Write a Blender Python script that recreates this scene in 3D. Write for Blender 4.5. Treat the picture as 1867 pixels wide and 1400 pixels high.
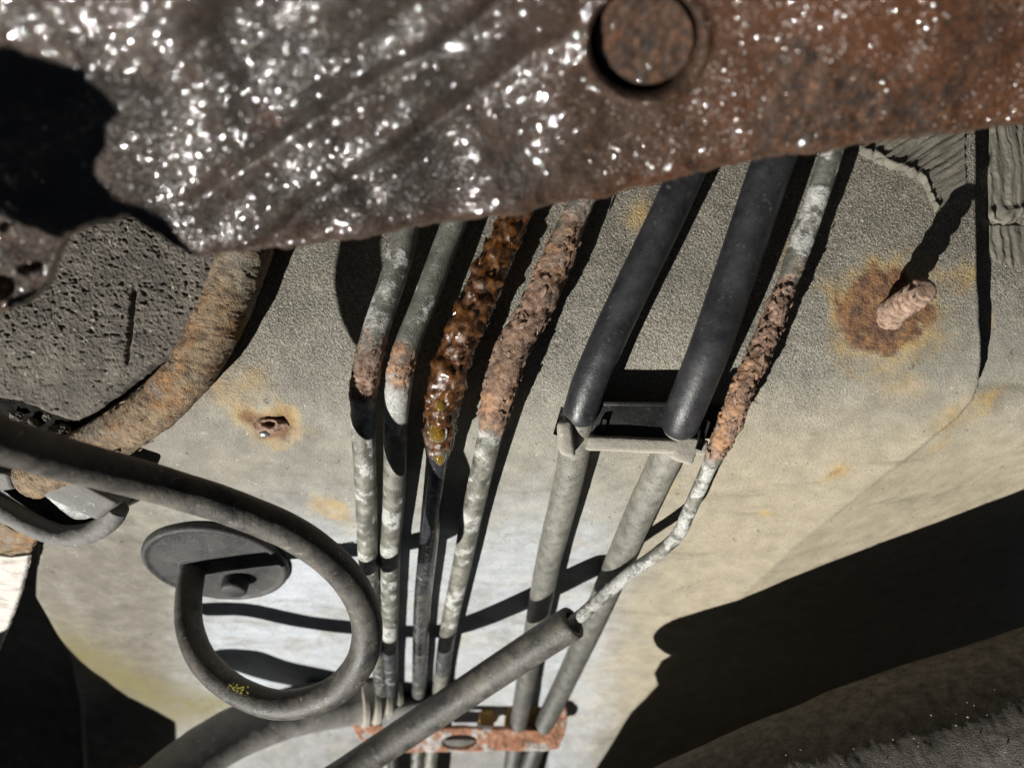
import bpy, bmesh, math
import numpy as np
from mathutils import Vector

# ------------------------------------------------------------------ camera, light, exposure
scene = bpy.context.scene
for o in list(bpy.data.objects):
    bpy.data.objects.remove(o)
W, H, F = 1867.0, 1400.0, 1410.0          # photograph size and focal length in its pixels
CZ = 600.0                                # camera height, millimetres
SUN = np.array([0.58, 0.50, 0.81])        # direction the low sunlight travels (right, into the bay, up)
SUN /= np.linalg.norm(SUN)

cam = bpy.data.cameras.new('camera')
cam_o = bpy.data.objects.new('camera', cam)
scene.collection.objects.link(cam_o)
cam.sensor_width = 36.0
cam.lens = 36.0 * F / W
cam.clip_start = 0.004
cam.clip_end = 20.0
cam_o.location = (0, 0, CZ / 1000)
cam_o.rotation_euler = (math.radians(90), 0, 0)
cam.dof.use_dof = True
cam.dof.focus_distance = 0.195
cam.dof.aperture_fstop = cam.lens / 2.1
scene.camera = cam_o

world = bpy.data.worlds.new('World')
scene.world = world
world.use_nodes = True
bg = world.node_tree.nodes['Background']
bg.inputs['Color'].default_value = (0.55, 0.72, 1.0, 1)
bg.inputs['Strength'].default_value = 0.02

ld = bpy.data.lights.new('sun', 'SUN')
ld.energy = 5.0
ld.color = (1.0, 0.97, 0.915)
ld.angle = math.radians(0.6)
lo = bpy.data.objects.new('sun', ld)
lo.rotation_euler = Vector(SUN).to_track_quat('-Z', 'Y').to_euler()
lo.location = Vector(-SUN * 2)
scene.collection.objects.link(lo)

scene.view_settings.view_transform = 'Standard'
scene.view_settings.look = 'None'
scene.view_settings.exposure = 0.45
scene.view_settings.gamma = 1.0
scene.render.engine = 'CYCLES'

COL = scene.collection
rng = np.random.default_rng(7)

# ------------------------------------------------------------------ numeric helpers
def _hash(ix, iy, iz, seed):
    h = (ix.astype(np.uint32) * np.uint32(374761393) + iy.astype(np.uint32) * np.uint32(668265263)
         + iz.astype(np.uint32) * np.uint32(2246822519) + np.uint32(seed * 3266489917 & 0xffffffff))
    h = (h ^ (h >> np.uint32(13))) * np.uint32(1274126177)
    h = (h ^ (h >> np.uint32(16))) * np.uint32(2654435761)
    return (h ^ (h >> np.uint32(15))).astype(np.float64) / 4294967295.0 * 2 - 1

def vnoise(p, seed=0):
    p = np.asarray(p, float)
    i = np.floor(p).astype(np.int64)
    f = p - i
    f = f * f * f * (f * (f * 6 - 15) + 10)
    out = 0
    for dx in (0, 1):
        wx = f[..., 0] if dx else 1 - f[..., 0]
        for dy in (0, 1):
            wy = f[..., 1] if dy else 1 - f[..., 1]
            for dz in (0, 1):
                wz = f[..., 2] if dz else 1 - f[..., 2]
                out = out + wx * wy * wz * _hash(i[..., 0] + dx, i[..., 1] + dy, i[..., 2] + dz, seed)
    return out

def fbm(p, octaves=4, seed=0, gain=0.5):
    p = np.asarray(p, float)
    a, s, t = 1.0, 0.0, 0.0
    for k in range(octaves):
        s = s + a * vnoise(p * (2.03 ** k) + 17.3 * k, seed + k)
        t += a
        a *= gain
    return s / t

def sstep(a, b, x):
    t = np.clip((np.asarray(x, float) - a) / (b - a), 0, 1)
    return t * t * (3 - 2 * t)

def project(P):
    P = np.asarray(P, float)
    d = np.maximum(P[..., 1], 1.0)
    return W / 2 + P[..., 0] / d * F, H / 2 - (P[..., 2] - CZ) / d * F

def unproj(px, py, d):
    px, py, d = np.broadcast_arrays(np.asarray(px, float), np.asarray(py, float), np.asarray(d, float))
    return np.stack([(px - W / 2) / F * d, d, CZ - (py - H / 2) / F * d], -1)

# underbody sheet: depth (mm) as a function of X and Z
def base_depth(X, Z):
    k = 11.0
    q = -(Z - CZ + 6.0) / k
    m = -(Z - CZ + 142.0) / 10.0
    return 189.0 + 1.1 * k * np.logaddexp(0, q) - 0.85 * 10.0 * np.logaddexp(0, m)

def plate_edge(px, py):
    """signed distance (photo pixels, positive = on the upper plate) to the overlapping plate's edge"""
    xe = np.interp(py, [150, 260, 480, 640, 700, 730, 760, 800, 860, 1000, 1200, 1500],
                   [1776, 1779, 1783, 1792, 1788, 1776, 1752, 1700, 1620, 1445, 1240, 960])
    s = np.interp(py, [600, 760, 820, 1500], [1.0, 0.8, 0.66, 0.66])
    return (xe - px) * s

def panel_depth(X, Z):
    d = base_depth(X, Z)
    for _ in range(1):
        px, py = W / 2 + X / d * F, H / 2 - (Z - CZ) / d * F
    e = plate_edge(px, py)
    step = np.interp(py, [700, 760, 850, 1000], [6.5, 3.6, 0.8, 0.2])
    d = d + step * (1 - sstep(-7, 0, e))
    d = d + 0.10 * np.maximum(-e, 0) * sstep(720, 900, py)
    return d

def panel_relief(P):
    return fbm(P * 0.02, 3, 3) * 1.2 + fbm(P * 0.12, 3, 5) * 0.18

def on_panel(px, py, off=0.0):
    """point on the sheet at a photo pixel, lifted off (mm) towards the camera"""
    px, py, off = np.broadcast_arrays(np.asarray(px, float), np.asarray(py, float), np.asarray(off, float))
    d = np.full(px.shape, 200.0)
    for _ in range(60):
        P = unproj(px, py, d)
        d = 0.5 * d + 0.5 * np.minimum(panel_depth(P[..., 0], P[..., 2]), 520)
    return unproj(px, py, d - off)

# ------------------------------------------------------------------ mesh helpers
def add_obj(name, me, mat, parent=None):
    o = bpy.data.objects.new(name, me)
    COL.objects.link(o)
    if mat is not None:
        me.materials.append(mat)
    if parent is not None:
        o.parent = parent
    return o

def tag(o, label=None, cat=None, group=None, kind=None):
    if label: o['label'] = label
    if cat: o['category'] = cat
    if group: o['group'] = group
    if kind: o['kind'] = kind
    return o

def thing(name, label, cat, at=None, group=None):
    o = bpy.data.objects.new(name, None)
    COL.objects.link(o)
    o.empty_display_size = 0.005
    return tag(o, label, cat, group)

def mesh_np(name, V, faces, attrs=None, smooth=True):
    """V in millimetres, faces an (n,4) or (n,3) index array"""
    me = bpy.data.meshes.new(name)
    V = np.ascontiguousarray(V.reshape(-1, 3) / 1000.0, dtype=np.float32)
    n, k = faces.shape
    me.vertices.add(len(V)); me.vertices.foreach_set('co', V.ravel())
    me.loops.add(n * k); me.loops.foreach_set('vertex_index', faces.astype(np.int32).ravel())
    me.polygons.add(n)
    me.polygons.foreach_set('loop_start', np.arange(0, n * k, k, dtype=np.int32))
    me.polygons.foreach_set('loop_total', np.full(n, k, dtype=np.int32))
    me.update(calc_edges=True)
    me.polygons.foreach_set('use_smooth', np.full(n, smooth, dtype=bool))
    for a, v in (attrs or {}).items():
        at = me.attributes.new(a, 'FLOAT', 'POINT')
        at.data.foreach_set('value', np.ascontiguousarray(np.broadcast_to(v, V.shape[:1] if np.ndim(v) < 2 else np.shape(v)), dtype=np.float32).ravel())
    me.validate()
    return me

def grid_faces(nu, nv, wrap=False, flip=False):
    i, j = np.meshgrid(np.arange(nu - 1), np.arange(nv if wrap else nv - 1), indexing='ij')
    j2 = (j + 1) % nv
    a, b, c, d = i * nv + j, i * nv + j2, (i + 1) * nv + j2, (i + 1) * nv + j
    f = np.stack([a, b, c, d], -1).reshape(-1, 4)
    return f[:, ::-1] if flip else f

def catmull(P, n):
    """resample a control polyline (rows of any width) evenly by arc length of its first three columns"""
    P = np.asarray(P, float)
    Q = np.vstack([2 * P[0] - P[1], P, 2 * P[-1] - P[-2]])
    out = []
    t = np.linspace(0, 1, 24, endpoint=False)[:, None]
    for k in range(1, len(Q) - 2):
        p0, p1, p2, p3 = Q[k - 1], Q[k], Q[k + 1], Q[k + 2]
        out.append(0.5 * (2 * p1 + (p2 - p0) * t + (2 * p0 - 5 * p1 + 4 * p2 - p3) * t ** 2 + (3 * p1 - p0 - 3 * p2 + p3) * t ** 3))
    out = np.vstack(out + [P[-1:]])
    s = np.concatenate([[0], np.cumsum(np.linalg.norm(np.diff(out[:, :3], axis=0), axis=1))])
    u = np.linspace(0, s[-1], n)
    return np.stack([np.interp(u, s, out[:, c]) for c in range(P.shape[1])], -1), u

def frames(C):
    T = np.gradient(C, axis=0)
    T /= np.linalg.norm(T, axis=1, keepdims=True)
    N = np.zeros_like(T)
    v = np.array([0, -1.0, 0])
    for i in range(len(T)):
        v = v - T[i] * np.dot(v, T[i])
        v /= np.linalg.norm(v)
        N[i] = v
    return T, N, np.cross(T, N)

def tube_mesh(name, C, R, seg=40, disp=None, attrs=None, cap=True):
    """C (n,3) centre line, R (n,) radii; disp(P, i, ang)->radial offset; attrs: dict of (n,) or (n,seg)"""
    T, N, B = frames(C)
    a = np.linspace(0, 2 * np.pi, seg, endpoint=False)
    dirs = np.cos(a)[None, :, None] * N[:, None] + np.sin(a)[None, :, None] * B[:, None]
    P = C[:, None] + dirs * R[:, None, None]
    if disp is not None:
        P = P + dirs * disp(P, a)[..., None]
    at = {}
    for k, v in (attrs or {}).items():
        v = np.asarray(v, float)
        at[k] = np.repeat(v[:, None], seg, 1) if v.ndim == 1 else v
    n = len(C)
    if cap:
        V = [np.broadcast_to(C[0] + (P[0] - C[0]) * q, (seg, 3)) for q in (0.02, 0.8)] + list(P) + [C[-1] + (P[-1] - C[-1]) * q for q in (0.8, 0.02)]
        P = np.stack(V)
        for k in at:
            at[k] = np.vstack([at[k][:1], at[k][:1], at[k], at[k][-1:], at[k][-1:]])
        n += 4
    return mesh_np(name, P, grid_faces(n, seg, True), {k: v.reshape(-1) for k, v in at.items()})

def boxm(name, corners, bevel=0.4, seg=2, rough=0.0, cuts=0, seed=0):
    """corners: 8 points (mm): front quad (4, going round) then back quad (4)"""
    bm = bmesh.new()
    vs = [bm.verts.new(Vector(c) / 1000) for c in corners]
    for f in ((0, 1, 2, 3), (7, 6, 5, 4), (0, 4, 5, 1), (1, 5, 6, 2), (2, 6, 7, 3), (3, 7, 4, 0)):
        bm.faces.new([vs[i] for i in f])
    bmesh.ops.recalc_face_normals(bm, faces=bm.faces)
    if bevel:
        bmesh.ops.bevel(bm, geom=list(bm.edges) + list(bm.verts), offset=bevel / 1000, segments=seg, affect='EDGES', profile=0.5)
    if cuts:
        bmesh.ops.subdivide_edges(bm, edges=[e for e in bm.edges if e.calc_length() > 0.002], cuts=cuts, use_grid_fill=True)
    if rough:
        co = np.array([v.co for v in bm.verts]) * 1000
        d = fbm(co * 0.5, 3, seed) * rough
        bm.normal_update()
        for v, q in zip(bm.verts, d):
            v.co += v.normal * q / 1000
    me = bpy.data.meshes.new(name)
    bm.to_mesh(me); bm.free()
    for p in me.polygons: p.use_smooth = True
    return me

def px_box(name, quad, d0, d1, **kw):
    """box whose front face covers four photo pixels at depth d0 (scalar or four) and which reaches back to depth d1"""
    d0 = np.broadcast_to(np.asarray(d0, float), (4,)); d1 = np.broadcast_to(np.asarray(d1, float), (4,))
    f = [unproj(x, y, z) for (x, y), z in zip(quad, d0)]
    b = [np.array([p[0], z, p[2]]) for p, z in zip(f, d1)]
    return boxm(name, f + b, **kw)

def plate_mesh(name, outer, holes, depth, thick, seg_len=10.0, rough=0.0, seed=0):
    """flat plate cut from outlines in photo pixels; depth(px,py) gives its front face, thick its thickness"""
    bm = bmesh.new()
    edges = []
    def loop(pts):
        pts = np.asarray(pts, float)
        q = []
        for a, b in zip(pts, np.roll(pts, -1, 0)):
            m = max(1, int(np.linalg.norm(b - a) / seg_len))
            for k in range(m):
                q.append(a + (b - a) * k / m)
        vs = [bm.verts.new(Vector(unproj(x, y, depth(x, y))) / 1000) for x, y in q]
        for a, b in zip(vs, vs[1:] + vs[:1]):
            edges.append(bm.edges.new((a, b)))
    loop(outer)
    for h in holes: loop(h)
    bmesh.ops.triangle_fill(bm, edges=edges, use_beauty=True)
    fs = list(bm.faces)
    r = bmesh.ops.extrude_face_region(bm, geom=fs)
    for e in r['geom']:
        if isinstance(e, bmesh.types.BMVert):
            e.co.y += thick / 1000
    bmesh.ops.recalc_face_normals(bm, faces=bm.faces)
    sharp = [e for e in bm.edges if len(e.link_faces) == 2 and e.calc_face_angle() > 0.9]
    bmesh.ops.bevel(bm, geom=sharp, offset=min(thick * 0.25, 0.5) / 1000, segments=2, affect='EDGES', profile=0.5)
    if rough:
        bmesh.ops.triangulate(bm, faces=bm.faces)
        bmesh.ops.subdivide_edges(bm, edges=[e for e in bm.edges if e.calc_length() > 0.0025], cuts=3)
        co = np.array([v.co for v in bm.verts]) * 1000
        d = fbm(co * 0.45, 4, seed) * rough
        bm.normal_update()
        for v, q in zip(bm.verts, d):
            v.co += v.normal * q / 1000
    me = bpy.data.meshes.new(name)
    bm.to_mesh(me); bm.free()
    for p in me.polygons: p.use_smooth = False
    return me

def ellipse(cx, cy, rx, ry, n=28, rot=0.0):
    t = np.linspace(0, 2 * np.pi, n, endpoint=False)
    x, y = rx * np.cos(t), ry * np.sin(t)
    return np.stack([cx + x * math.cos(rot) - y * math.sin(rot), cy + x * math.sin(rot) + y * math.cos(rot)], -1)

# ------------------------------------------------------------------ materials
class NT:
    def __init__(self, name):
        self.m = bpy.data.materials.new(name)
        self.m.use_nodes = True
        self.t = self.m.node_tree
        self.b = self.t.nodes['Principled BSDF']
        self.tc = self.t.nodes.new('ShaderNodeTexCoord').outputs['Object']
    def put(self, sock, v):
        if isinstance(v, bpy.types.NodeSocket): self.t.links.new(v, sock)
        elif isinstance(v, tuple) and len(v) == 3 and sock.type == 'RGBA': sock.default_value = (*v, 1)
        else: sock.default_value = v
    def noise(self, scale, detail=4, rough=0.55, stretch=None, dist=0.0):
        n = self.t.nodes.new('ShaderNodeTexNoise')
        n.inputs['Scale'].default_value = scale
        n.inputs['Detail'].default_value = detail
        n.inputs['Roughness'].default_value = rough
        n.inputs['Distortion'].default_value = dist
        v = self.tc
        if stretch:
            mp = self.t.nodes.new('ShaderNodeMapping')
            self.t.links.new(self.tc, mp.inputs['Vector'])
            mp.inputs['Scale'].default_value = stretch[:3]
            if len(stretch) > 3: mp.inputs['Rotation'].default_value = (0, stretch[3], 0)
            v = mp.outputs[0]
        self.t.links.new(v, n.inputs['Vector'])
        return n.outputs['Fac']
    def voro(self, scale, feature='F1'):
        n = self.t.nodes.new('ShaderNodeTexVoronoi')
        n.feature = feature
        n.inputs['Scale'].default_value = scale
        self.t.links.new(self.tc, n.inputs['Vector'])
        return n.outputs['Distance']
    def attr(self, name):
        n = self.t.nodes.new('ShaderNodeAttribute')
        n.attribute_name = name
        return n.outputs['Fac']
    def math(self, op, a, b=0.0, c=None, clamp=False):
        n = self.t.nodes.new('ShaderNodeMath')
        n.operation = op; n.use_clamp = clamp
        self.put(n.inputs[0], a); self.put(n.inputs[1], b)
        if c is not None: self.put(n.inputs[2], c)
        return n.outputs[0]
    def ramp(self, fac, stops):
        n = self.t.nodes.new('ShaderNodeValToRGB')
        e = n.color_ramp.elements
        while len(e) < len(stops): e.new(0.5)
        for q, (p, c) in zip(e, stops):
            q.position = p
            q.color = (*c, 1) if isinstance(c, tuple) else (c, c, c, 1)
        self.put(n.inputs[0], fac)
        return n.outputs[0]
    def mix(self, fac, a, b):
        n = self.t.nodes.new('ShaderNodeMix')
        n.data_type = 'RGBA'
        self.put(n.inputs[0], fac); self.put(n.inputs[6], a); self.put(n.inputs[7], b)
        return n.outputs[2]
    def mixf(self, fac, a, b):
        n = self.t.nodes.new('ShaderNodeMix')
        self.put(n.inputs[0], fac); self.put(n.inputs[2], a); self.put(n.inputs[3], b)
        return n.outputs[0]
    def bump(self, h, dist, strength=1.0, normal=None):
        n = self.t.nodes.new('ShaderNodeBump')
        n.inputs['Distance'].default_value = dist
        self.put(n.inputs['Strength'], strength)
        self.put(n.inputs['Height'], h)
        if normal is not None: self.t.links.new(normal, n.inputs['Normal'])
        return n.outputs[0]
    def out(self, **kw):
        for k, v in kw.items():
            self.put(self.b.inputs[k.replace('_', ' ')], v)
        return self.m

DRY_RUST = [(0.28, (0.045, 0.027, 0.02)), (0.40, (0.16, 0.095, 0.065)), (0.52, (0.29, 0.185, 0.13)), (0.64, (0.40, 0.285, 0.215)), (0.78, (0.48, 0.31, 0.19))]
WET_RUST = [(0.28, (0.012, 0.006, 0.004)), (0.42, (0.035, 0.014, 0.005)), (0.56, (0.105, 0.039, 0.008)), (0.74, (0.24, 0.095, 0.018))]

def m_panel():
    t = NT('painted_sheet')
    big = t.noise(28, 5, 0.6); mid = t.noise(160, 6, 0.65); fine = t.noise(1850, 3, 0.62); spk = t.noise(2600, 2, 0.5)
    blot = t.noise(65, 6, 0.68, None, 0.6)
    c = t.ramp(mid, [(0.3, (0.18, 0.172, 0.146)), (0.52, (0.255, 0.245, 0.208)), (0.75, (0.345, 0.325, 0.27))])
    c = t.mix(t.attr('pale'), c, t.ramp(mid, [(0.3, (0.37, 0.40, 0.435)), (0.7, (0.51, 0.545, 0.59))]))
    c = t.mix(t.ramp(blot, [(0.48, 0.0), (0.66, 0.55)]), c, t.ramp(mid, [(0.35, (0.17, 0.155, 0.125)), (0.65, (0.26, 0.24, 0.195))]))
    c = t.mix(t.ramp(big, [(0.55, 0.0), (0.75, 0.5)]), c, (0.42, 0.37, 0.27))
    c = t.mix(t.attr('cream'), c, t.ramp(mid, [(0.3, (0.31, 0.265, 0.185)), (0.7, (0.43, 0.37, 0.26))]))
    c = t.mix(t.attr('dirt'), c, t.ramp(mid, [(0.3, (0.10, 0.09, 0.072)), (0.55, (0.165, 0.15, 0.12)), (0.8, (0.25, 0.23, 0.185))]))
    # salt-and-pepper grit on the road-blasted part
    g = t.math('MULTIPLY', t.attr('grain'), t.ramp(fine, [(0.40, 0.7), (0.53, 0.0)]))
    c = t.mix(g, c, (0.055, 0.05, 0.042))
    g2 = t.math('MULTIPLY', t.attr('grain'), t.ramp(spk, [(0.54, 0.0), (0.64, 0.6)]))
    c = t.mix(g2, c, (0.50, 0.465, 0.375))
    # finer salt and pepper everywhere, scattered specks and wiped streaks
    c = t.mix(t.ramp(t.noise(1900, 3, 0.65), [(0.36, 0.45), (0.48, 0.0)]), c, (0.15, 0.135, 0.105))
    sp = t.ramp(t.noise(360, 5, 0.78), [(0.305, 0.85), (0.355, 0.0)])
    c = t.mix(sp, c, (0.075, 0.06, 0.048))
    c = t.mix(t.ramp(t.noise(600, 3, 0.7), [(0.66, 0.0), (0.72, 0.6)]), c, (0.55, 0.50, 0.40))
    st = t.ramp(t.noise(75, 7, 0.75, (0.3, 1, 1.5)), [(0.56, 0.0), (0.70, 0.6)])
    c = t.mix(st, c, (0.15, 0.13, 0.10))
    c = t.mix(t.math('MULTIPLY', t.attr('moss_and_shadow_fade'), t.ramp(mid, [(0.3, 0.5), (0.6, 0.95)])), c, (0.15, 0.125, 0.035))  # yellowish fade of the lower-left shadow painted into the sheet colour
    oc = t.math('MULTIPLY', t.attr('ochre'), t.ramp(t.noise(220, 6, 0.7), [(0.36, 0.15), (0.6, 1.0)]))
    c = t.mix(oc, c, t.ramp(mid, [(0.35, (0.30, 0.20, 0.075)), (0.6, (0.45, 0.31, 0.11)), (0.75, (0.46, 0.22, 0.07))]))
    ru = t.math('MULTIPLY', t.attr('rust'), t.ramp(t.noise(350, 5, 0.7), [(0.25, 0.6), (0.5, 1.0)]))
    c = t.mix(ru, c, t.ramp(t.noise(380, 7, 0.75), [(0.28, (0.03, 0.02, 0.017)), (0.42, (0.11, 0.055, 0.03)), (0.54, (0.22, 0.11, 0.05)), (0.64, (0.33, 0.17, 0.06)), (0.78, (0.42, 0.28, 0.15))]))
    h = t.math('ADD', t.math('MULTIPLY', fine, t.mixf(t.attr('grain'), 0.25, 1.0)), t.math('MULTIPLY', t.math('ADD', spk, t.noise(700, 3)), t.mixf(t.attr('grain'), 0.12, 0.5)))
    h = t.math('ADD', h, t.math('MULTIPLY', t.attr('rust'), t.math('MULTIPLY', t.noise(900, 6, 0.75), 1.8)))
    h = t.math('SUBTRACT', h, t.math('MULTIPLY', sp, 0.4))
    return t.out(Base_Color=c, Roughness=0.62, Normal=t.bump(h, 0.00048, 0.9))

def m_pipe():
    t = NT('pipe_metal')
    n1 = t.noise(420, 6, 0.7); n2 = t.noise(1500, 4, 0.65); n3 = t.noise(130, 4)
    n5 = t.noise(260, 6, 0.75); pit = t.noise(800, 3, 0.6)
    c = t.ramp(n5, [(0.3, (0.085, 0.085, 0.07)), (0.5, (0.155, 0.155, 0.13)), (0.72, (0.25, 0.25, 0.215))])
    c = t.mix(t.attr('dust'), c, t.ramp(n5, [(0.28, (0.11, 0.107, 0.088)), (0.45, (0.19, 0.184, 0.155)), (0.6, (0.275, 0.262, 0.22)), (0.78, (0.39, 0.35, 0.275))]))
    c = t.mix(t.ramp(pit, [(0.28, 0.8), (0.35, 0.0)]), c, (0.045, 0.04, 0.035))
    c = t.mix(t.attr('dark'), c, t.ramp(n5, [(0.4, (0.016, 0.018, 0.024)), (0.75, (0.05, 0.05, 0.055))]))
    wv = t.math('ADD', t.attr('white'), t.math('MULTIPLY', t.math('SUBTRACT', n1, 0.5), 2.6))
    wh = t.math('MULTIPLY', t.ramp(wv, [(0.38, 0.0), (0.88, 1.0)]), t.ramp(t.attr('white'), [(0.02, 0.0), (0.15, 1.0)]))
    c = t.mix(wh, c, t.ramp(n2, [(0.3, (0.27, 0.27, 0.25)), (0.55, (0.48, 0.48, 0.455)), (0.75, (0.68, 0.68, 0.655))]))
    ru = t.math('MULTIPLY', t.attr('rust'), 1.0, clamp=True)
    n4 = t.noise(520, 6, 0.75)
    rc = t.mix(t.ramp(n3, [(0.38, 0.8), (0.6, 0.0)]), t.ramp(n4, DRY_RUST), t.ramp(n4, [(0.3, (0.035, 0.025, 0.019)), (0.5, (0.12, 0.08, 0.055)), (0.75, (0.23, 0.165, 0.12))]))
    rc = t.mix(t.attr('wet'), rc, t.ramp(n4, WET_RUST))
    c = t.mix(ru, c, rc)
    c = t.mix(t.math('MULTIPLY', t.attr('orange'), t.ramp(n4, [(0.35, 0.15), (0.6, 0.75)])), c, (0.47, 0.25, 0.12))
    rough = t.mixf(t.attr('wet'), t.mixf(ru, t.mixf(wh, t.ramp(n5, [(0.35, 0.34), (0.7, 0.6)]), 0.8), 0.88), 0.22)
    met = t.math('MULTIPLY', t.math('SUBTRACT', 1.0, t.math('MAXIMUM', t.math('MAXIMUM', t.attr('rust'), t.attr('dust')), t.attr('dark')), clamp=True), 0.35)
    hh = t.math('ADD', t.math('MULTIPLY', n2, t.mixf(ru, 0.45, 1.0)), t.math('MULTIPLY', t.noise(3000, 3), 0.4))
    hh = t.math('ADD', hh, t.math('ADD', t.math('MULTIPLY', wh, 0.7), t.math('MULTIPLY', t.ramp(pit, [(0.28, 0.0), (0.36, 1.0)]), 0.6)))
    hh = t.math('MULTIPLY', hh, t.mixf(t.attr('wet'), 1.0, 0.35))
    return t.out(Base_Color=c, Roughness=rough, Metallic=met, Coat_Weight=t.attr('wet'), Coat_Roughness=0.07,
                 Normal=t.bump(hh, 0.00035, 0.8))

def m_beam():
    t = NT('wet_rusty_steel')
    n1 = t.noise(190, 6, 0.7); n2 = t.noise(620, 5, 0.7); n3 = t.noise(45, 5, 0.6)
    brown = t.ramp(n2, [(0.30, (0.008, 0.005, 0.003)), (0.45, (0.030, 0.015, 0.008)), (0.57, (0.075, 0.034, 0.015)), (0.68, (0.15, 0.066, 0.027)), (0.8, (0.26, 0.11, 0.04))])
    grey = t.ramp(n1, [(0.3, (0.010, 0.006, 0.003)), (0.5, (0.032, 0.0185, 0.010)), (0.7, (0.085, 0.055, 0.035))])
    k = t.math('ADD', t.attr('brown'), t.math('MULTIPLY', t.math('SUBTRACT', n3, 0.5), 1.6), clamp=True)
    c = t.mix(k, grey, brown)
    c = t.mix(t.ramp(t.noise(90, 6, 0.7), [(0.62, 0.0), (0.75, 0.7)]), c, (0.20, 0.065, 0.02))
    c = t.mix(t.ramp(t.noise(55, 5, 0.65), [(0.54, 0.0), (0.7, 0.8)]), c, (0.014, 0.011, 0.010))
    c = t.mix(t.math('MULTIPLY', t.attr('pale'), t.ramp(n2, [(0.35, 0.2), (0.6, 0.9)])), c, (0.20, 0.155, 0.125))
    rough = t.ramp(n1, [(0.35, 0.5), (0.65, 0.8)])
    coat = t.ramp(t.noise(110, 4, 0.6), [(0.30, 0.35), (0.46, 1.0)])
    h = t.math('ADD', t.noise(1300, 3, 0.6), t.math('MULTIPLY', n2, 0.8))
    hc = t.math('ADD', t.noise(1000, 0.0, 0.5), t.math('MULTIPLY', t.noise(480, 1, 0.5), 0.8))
    return t.out(Base_Color=c, Roughness=rough, Coat_Weight=coat, Coat_Roughness=0.06, Coat_IOR=1.6,
                 Normal=t.bump(h, 0.00035, 0.9), Coat_Normal=t.bump(hc, 0.00040, 1.0))

def m_rubber(name, base, dusty, dust_amt=0.3, rough=0.45, grit=0.0):
    t = NT(name)
    n1 = t.noise(160, 6, 0.65); n2 = t.noise(900, 4, 0.6)
    c = t.mix(t.ramp(n1, [(0.35, 0.0), (0.75, dust_amt)]), base, dusty)
    c = t.mix(t.ramp(t.noise(600, 4, 0.7), [(0.62, 0.0), (0.70, 0.7)]), c, tuple(min(1, q * 1.8) for q in dusty))
    c = t.mix(t.ramp(t.noise(70, 6, 0.7), [(0.55, 0.0), (0.68, dust_amt)]), c, dusty)
    r = t.ramp(n1, [(0.3, rough), (0.75, min(1, rough + 0.3))])
    h = t.math('ADD', n2, t.math('MULTIPLY', t.noise(2500, 2), 0.5))
    return t.out(Base_Color=c, Roughness=r, Normal=t.bump(h, 0.00018 + grit, 0.6))

def m_crust(name, stops, scale=260, bumpd=0.0005, rough=0.9, speck=None, blotch=None):
    t = NT(name)
    c = t.ramp(t.noise(scale, 6, 0.7), stops)
    if blotch:
        for q, (sc, lo, hi, col) in enumerate(blotch):
            c = t.mix(t.ramp(t.noise(sc, 6, 0.7, None, 0.4), [(lo, 0.0), (hi, 0.85)]), c, t.ramp(t.noise(scale * 1.4, 5, 0.7), [(0.3, tuple(0.45 * k for k in col)), (0.65, col)]))
    if speck:
        c = t.mix(t.ramp(t.noise(700, 3, 0.6), [(0.62, 0.0), (0.70, 0.9)]), c, speck)
    h = t.math('ADD', t.noise(scale * 3, 5, 0.7), t.noise(2600, 3, 0.6))
    return t.out(Base_Color=c, Roughness=rough, Normal=t.bump(h, bumpd, 0.8))

def m_strap():
    t = NT('flaking_strap')
    n = t.noise(110, 6, 0.65); n2 = t.noise(500, 5, 0.7)
    c = t.ramp(n2, [(0.3, (0.22, 0.085, 0.04)), (0.5, (0.42, 0.19, 0.10)), (0.7, (0.55, 0.30, 0.18))])
    c = t.mix(t.ramp(n, [(0.52, 0.0), (0.58, 1.0)]), c, t.ramp(n2, [(0.3, (0.42, 0.39, 0.36)), (0.7, (0.66, 0.63, 0.60))]))
    c = t.mix(t.ramp(t.noise(170, 6, 0.7), [(0.52, 0.0), (0.66, 0.8)]), c, (0.10, 0.055, 0.035))
    return t.out(Base_Color=c, Roughness=0.7, Normal=t.bump(n2, 0.0003, 0.7))

def m_fluid():
    t = NT('amber_fluid')
    t.b.inputs['Subsurface Weight'].default_value = 0.0
    return t.out(Base_Color=(0.80, 0.55, 0.10), Roughness=0.03, Transmission_Weight=0.85, IOR=1.45, Coat_Weight=1.0, Coat_Roughness=0.03)

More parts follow.
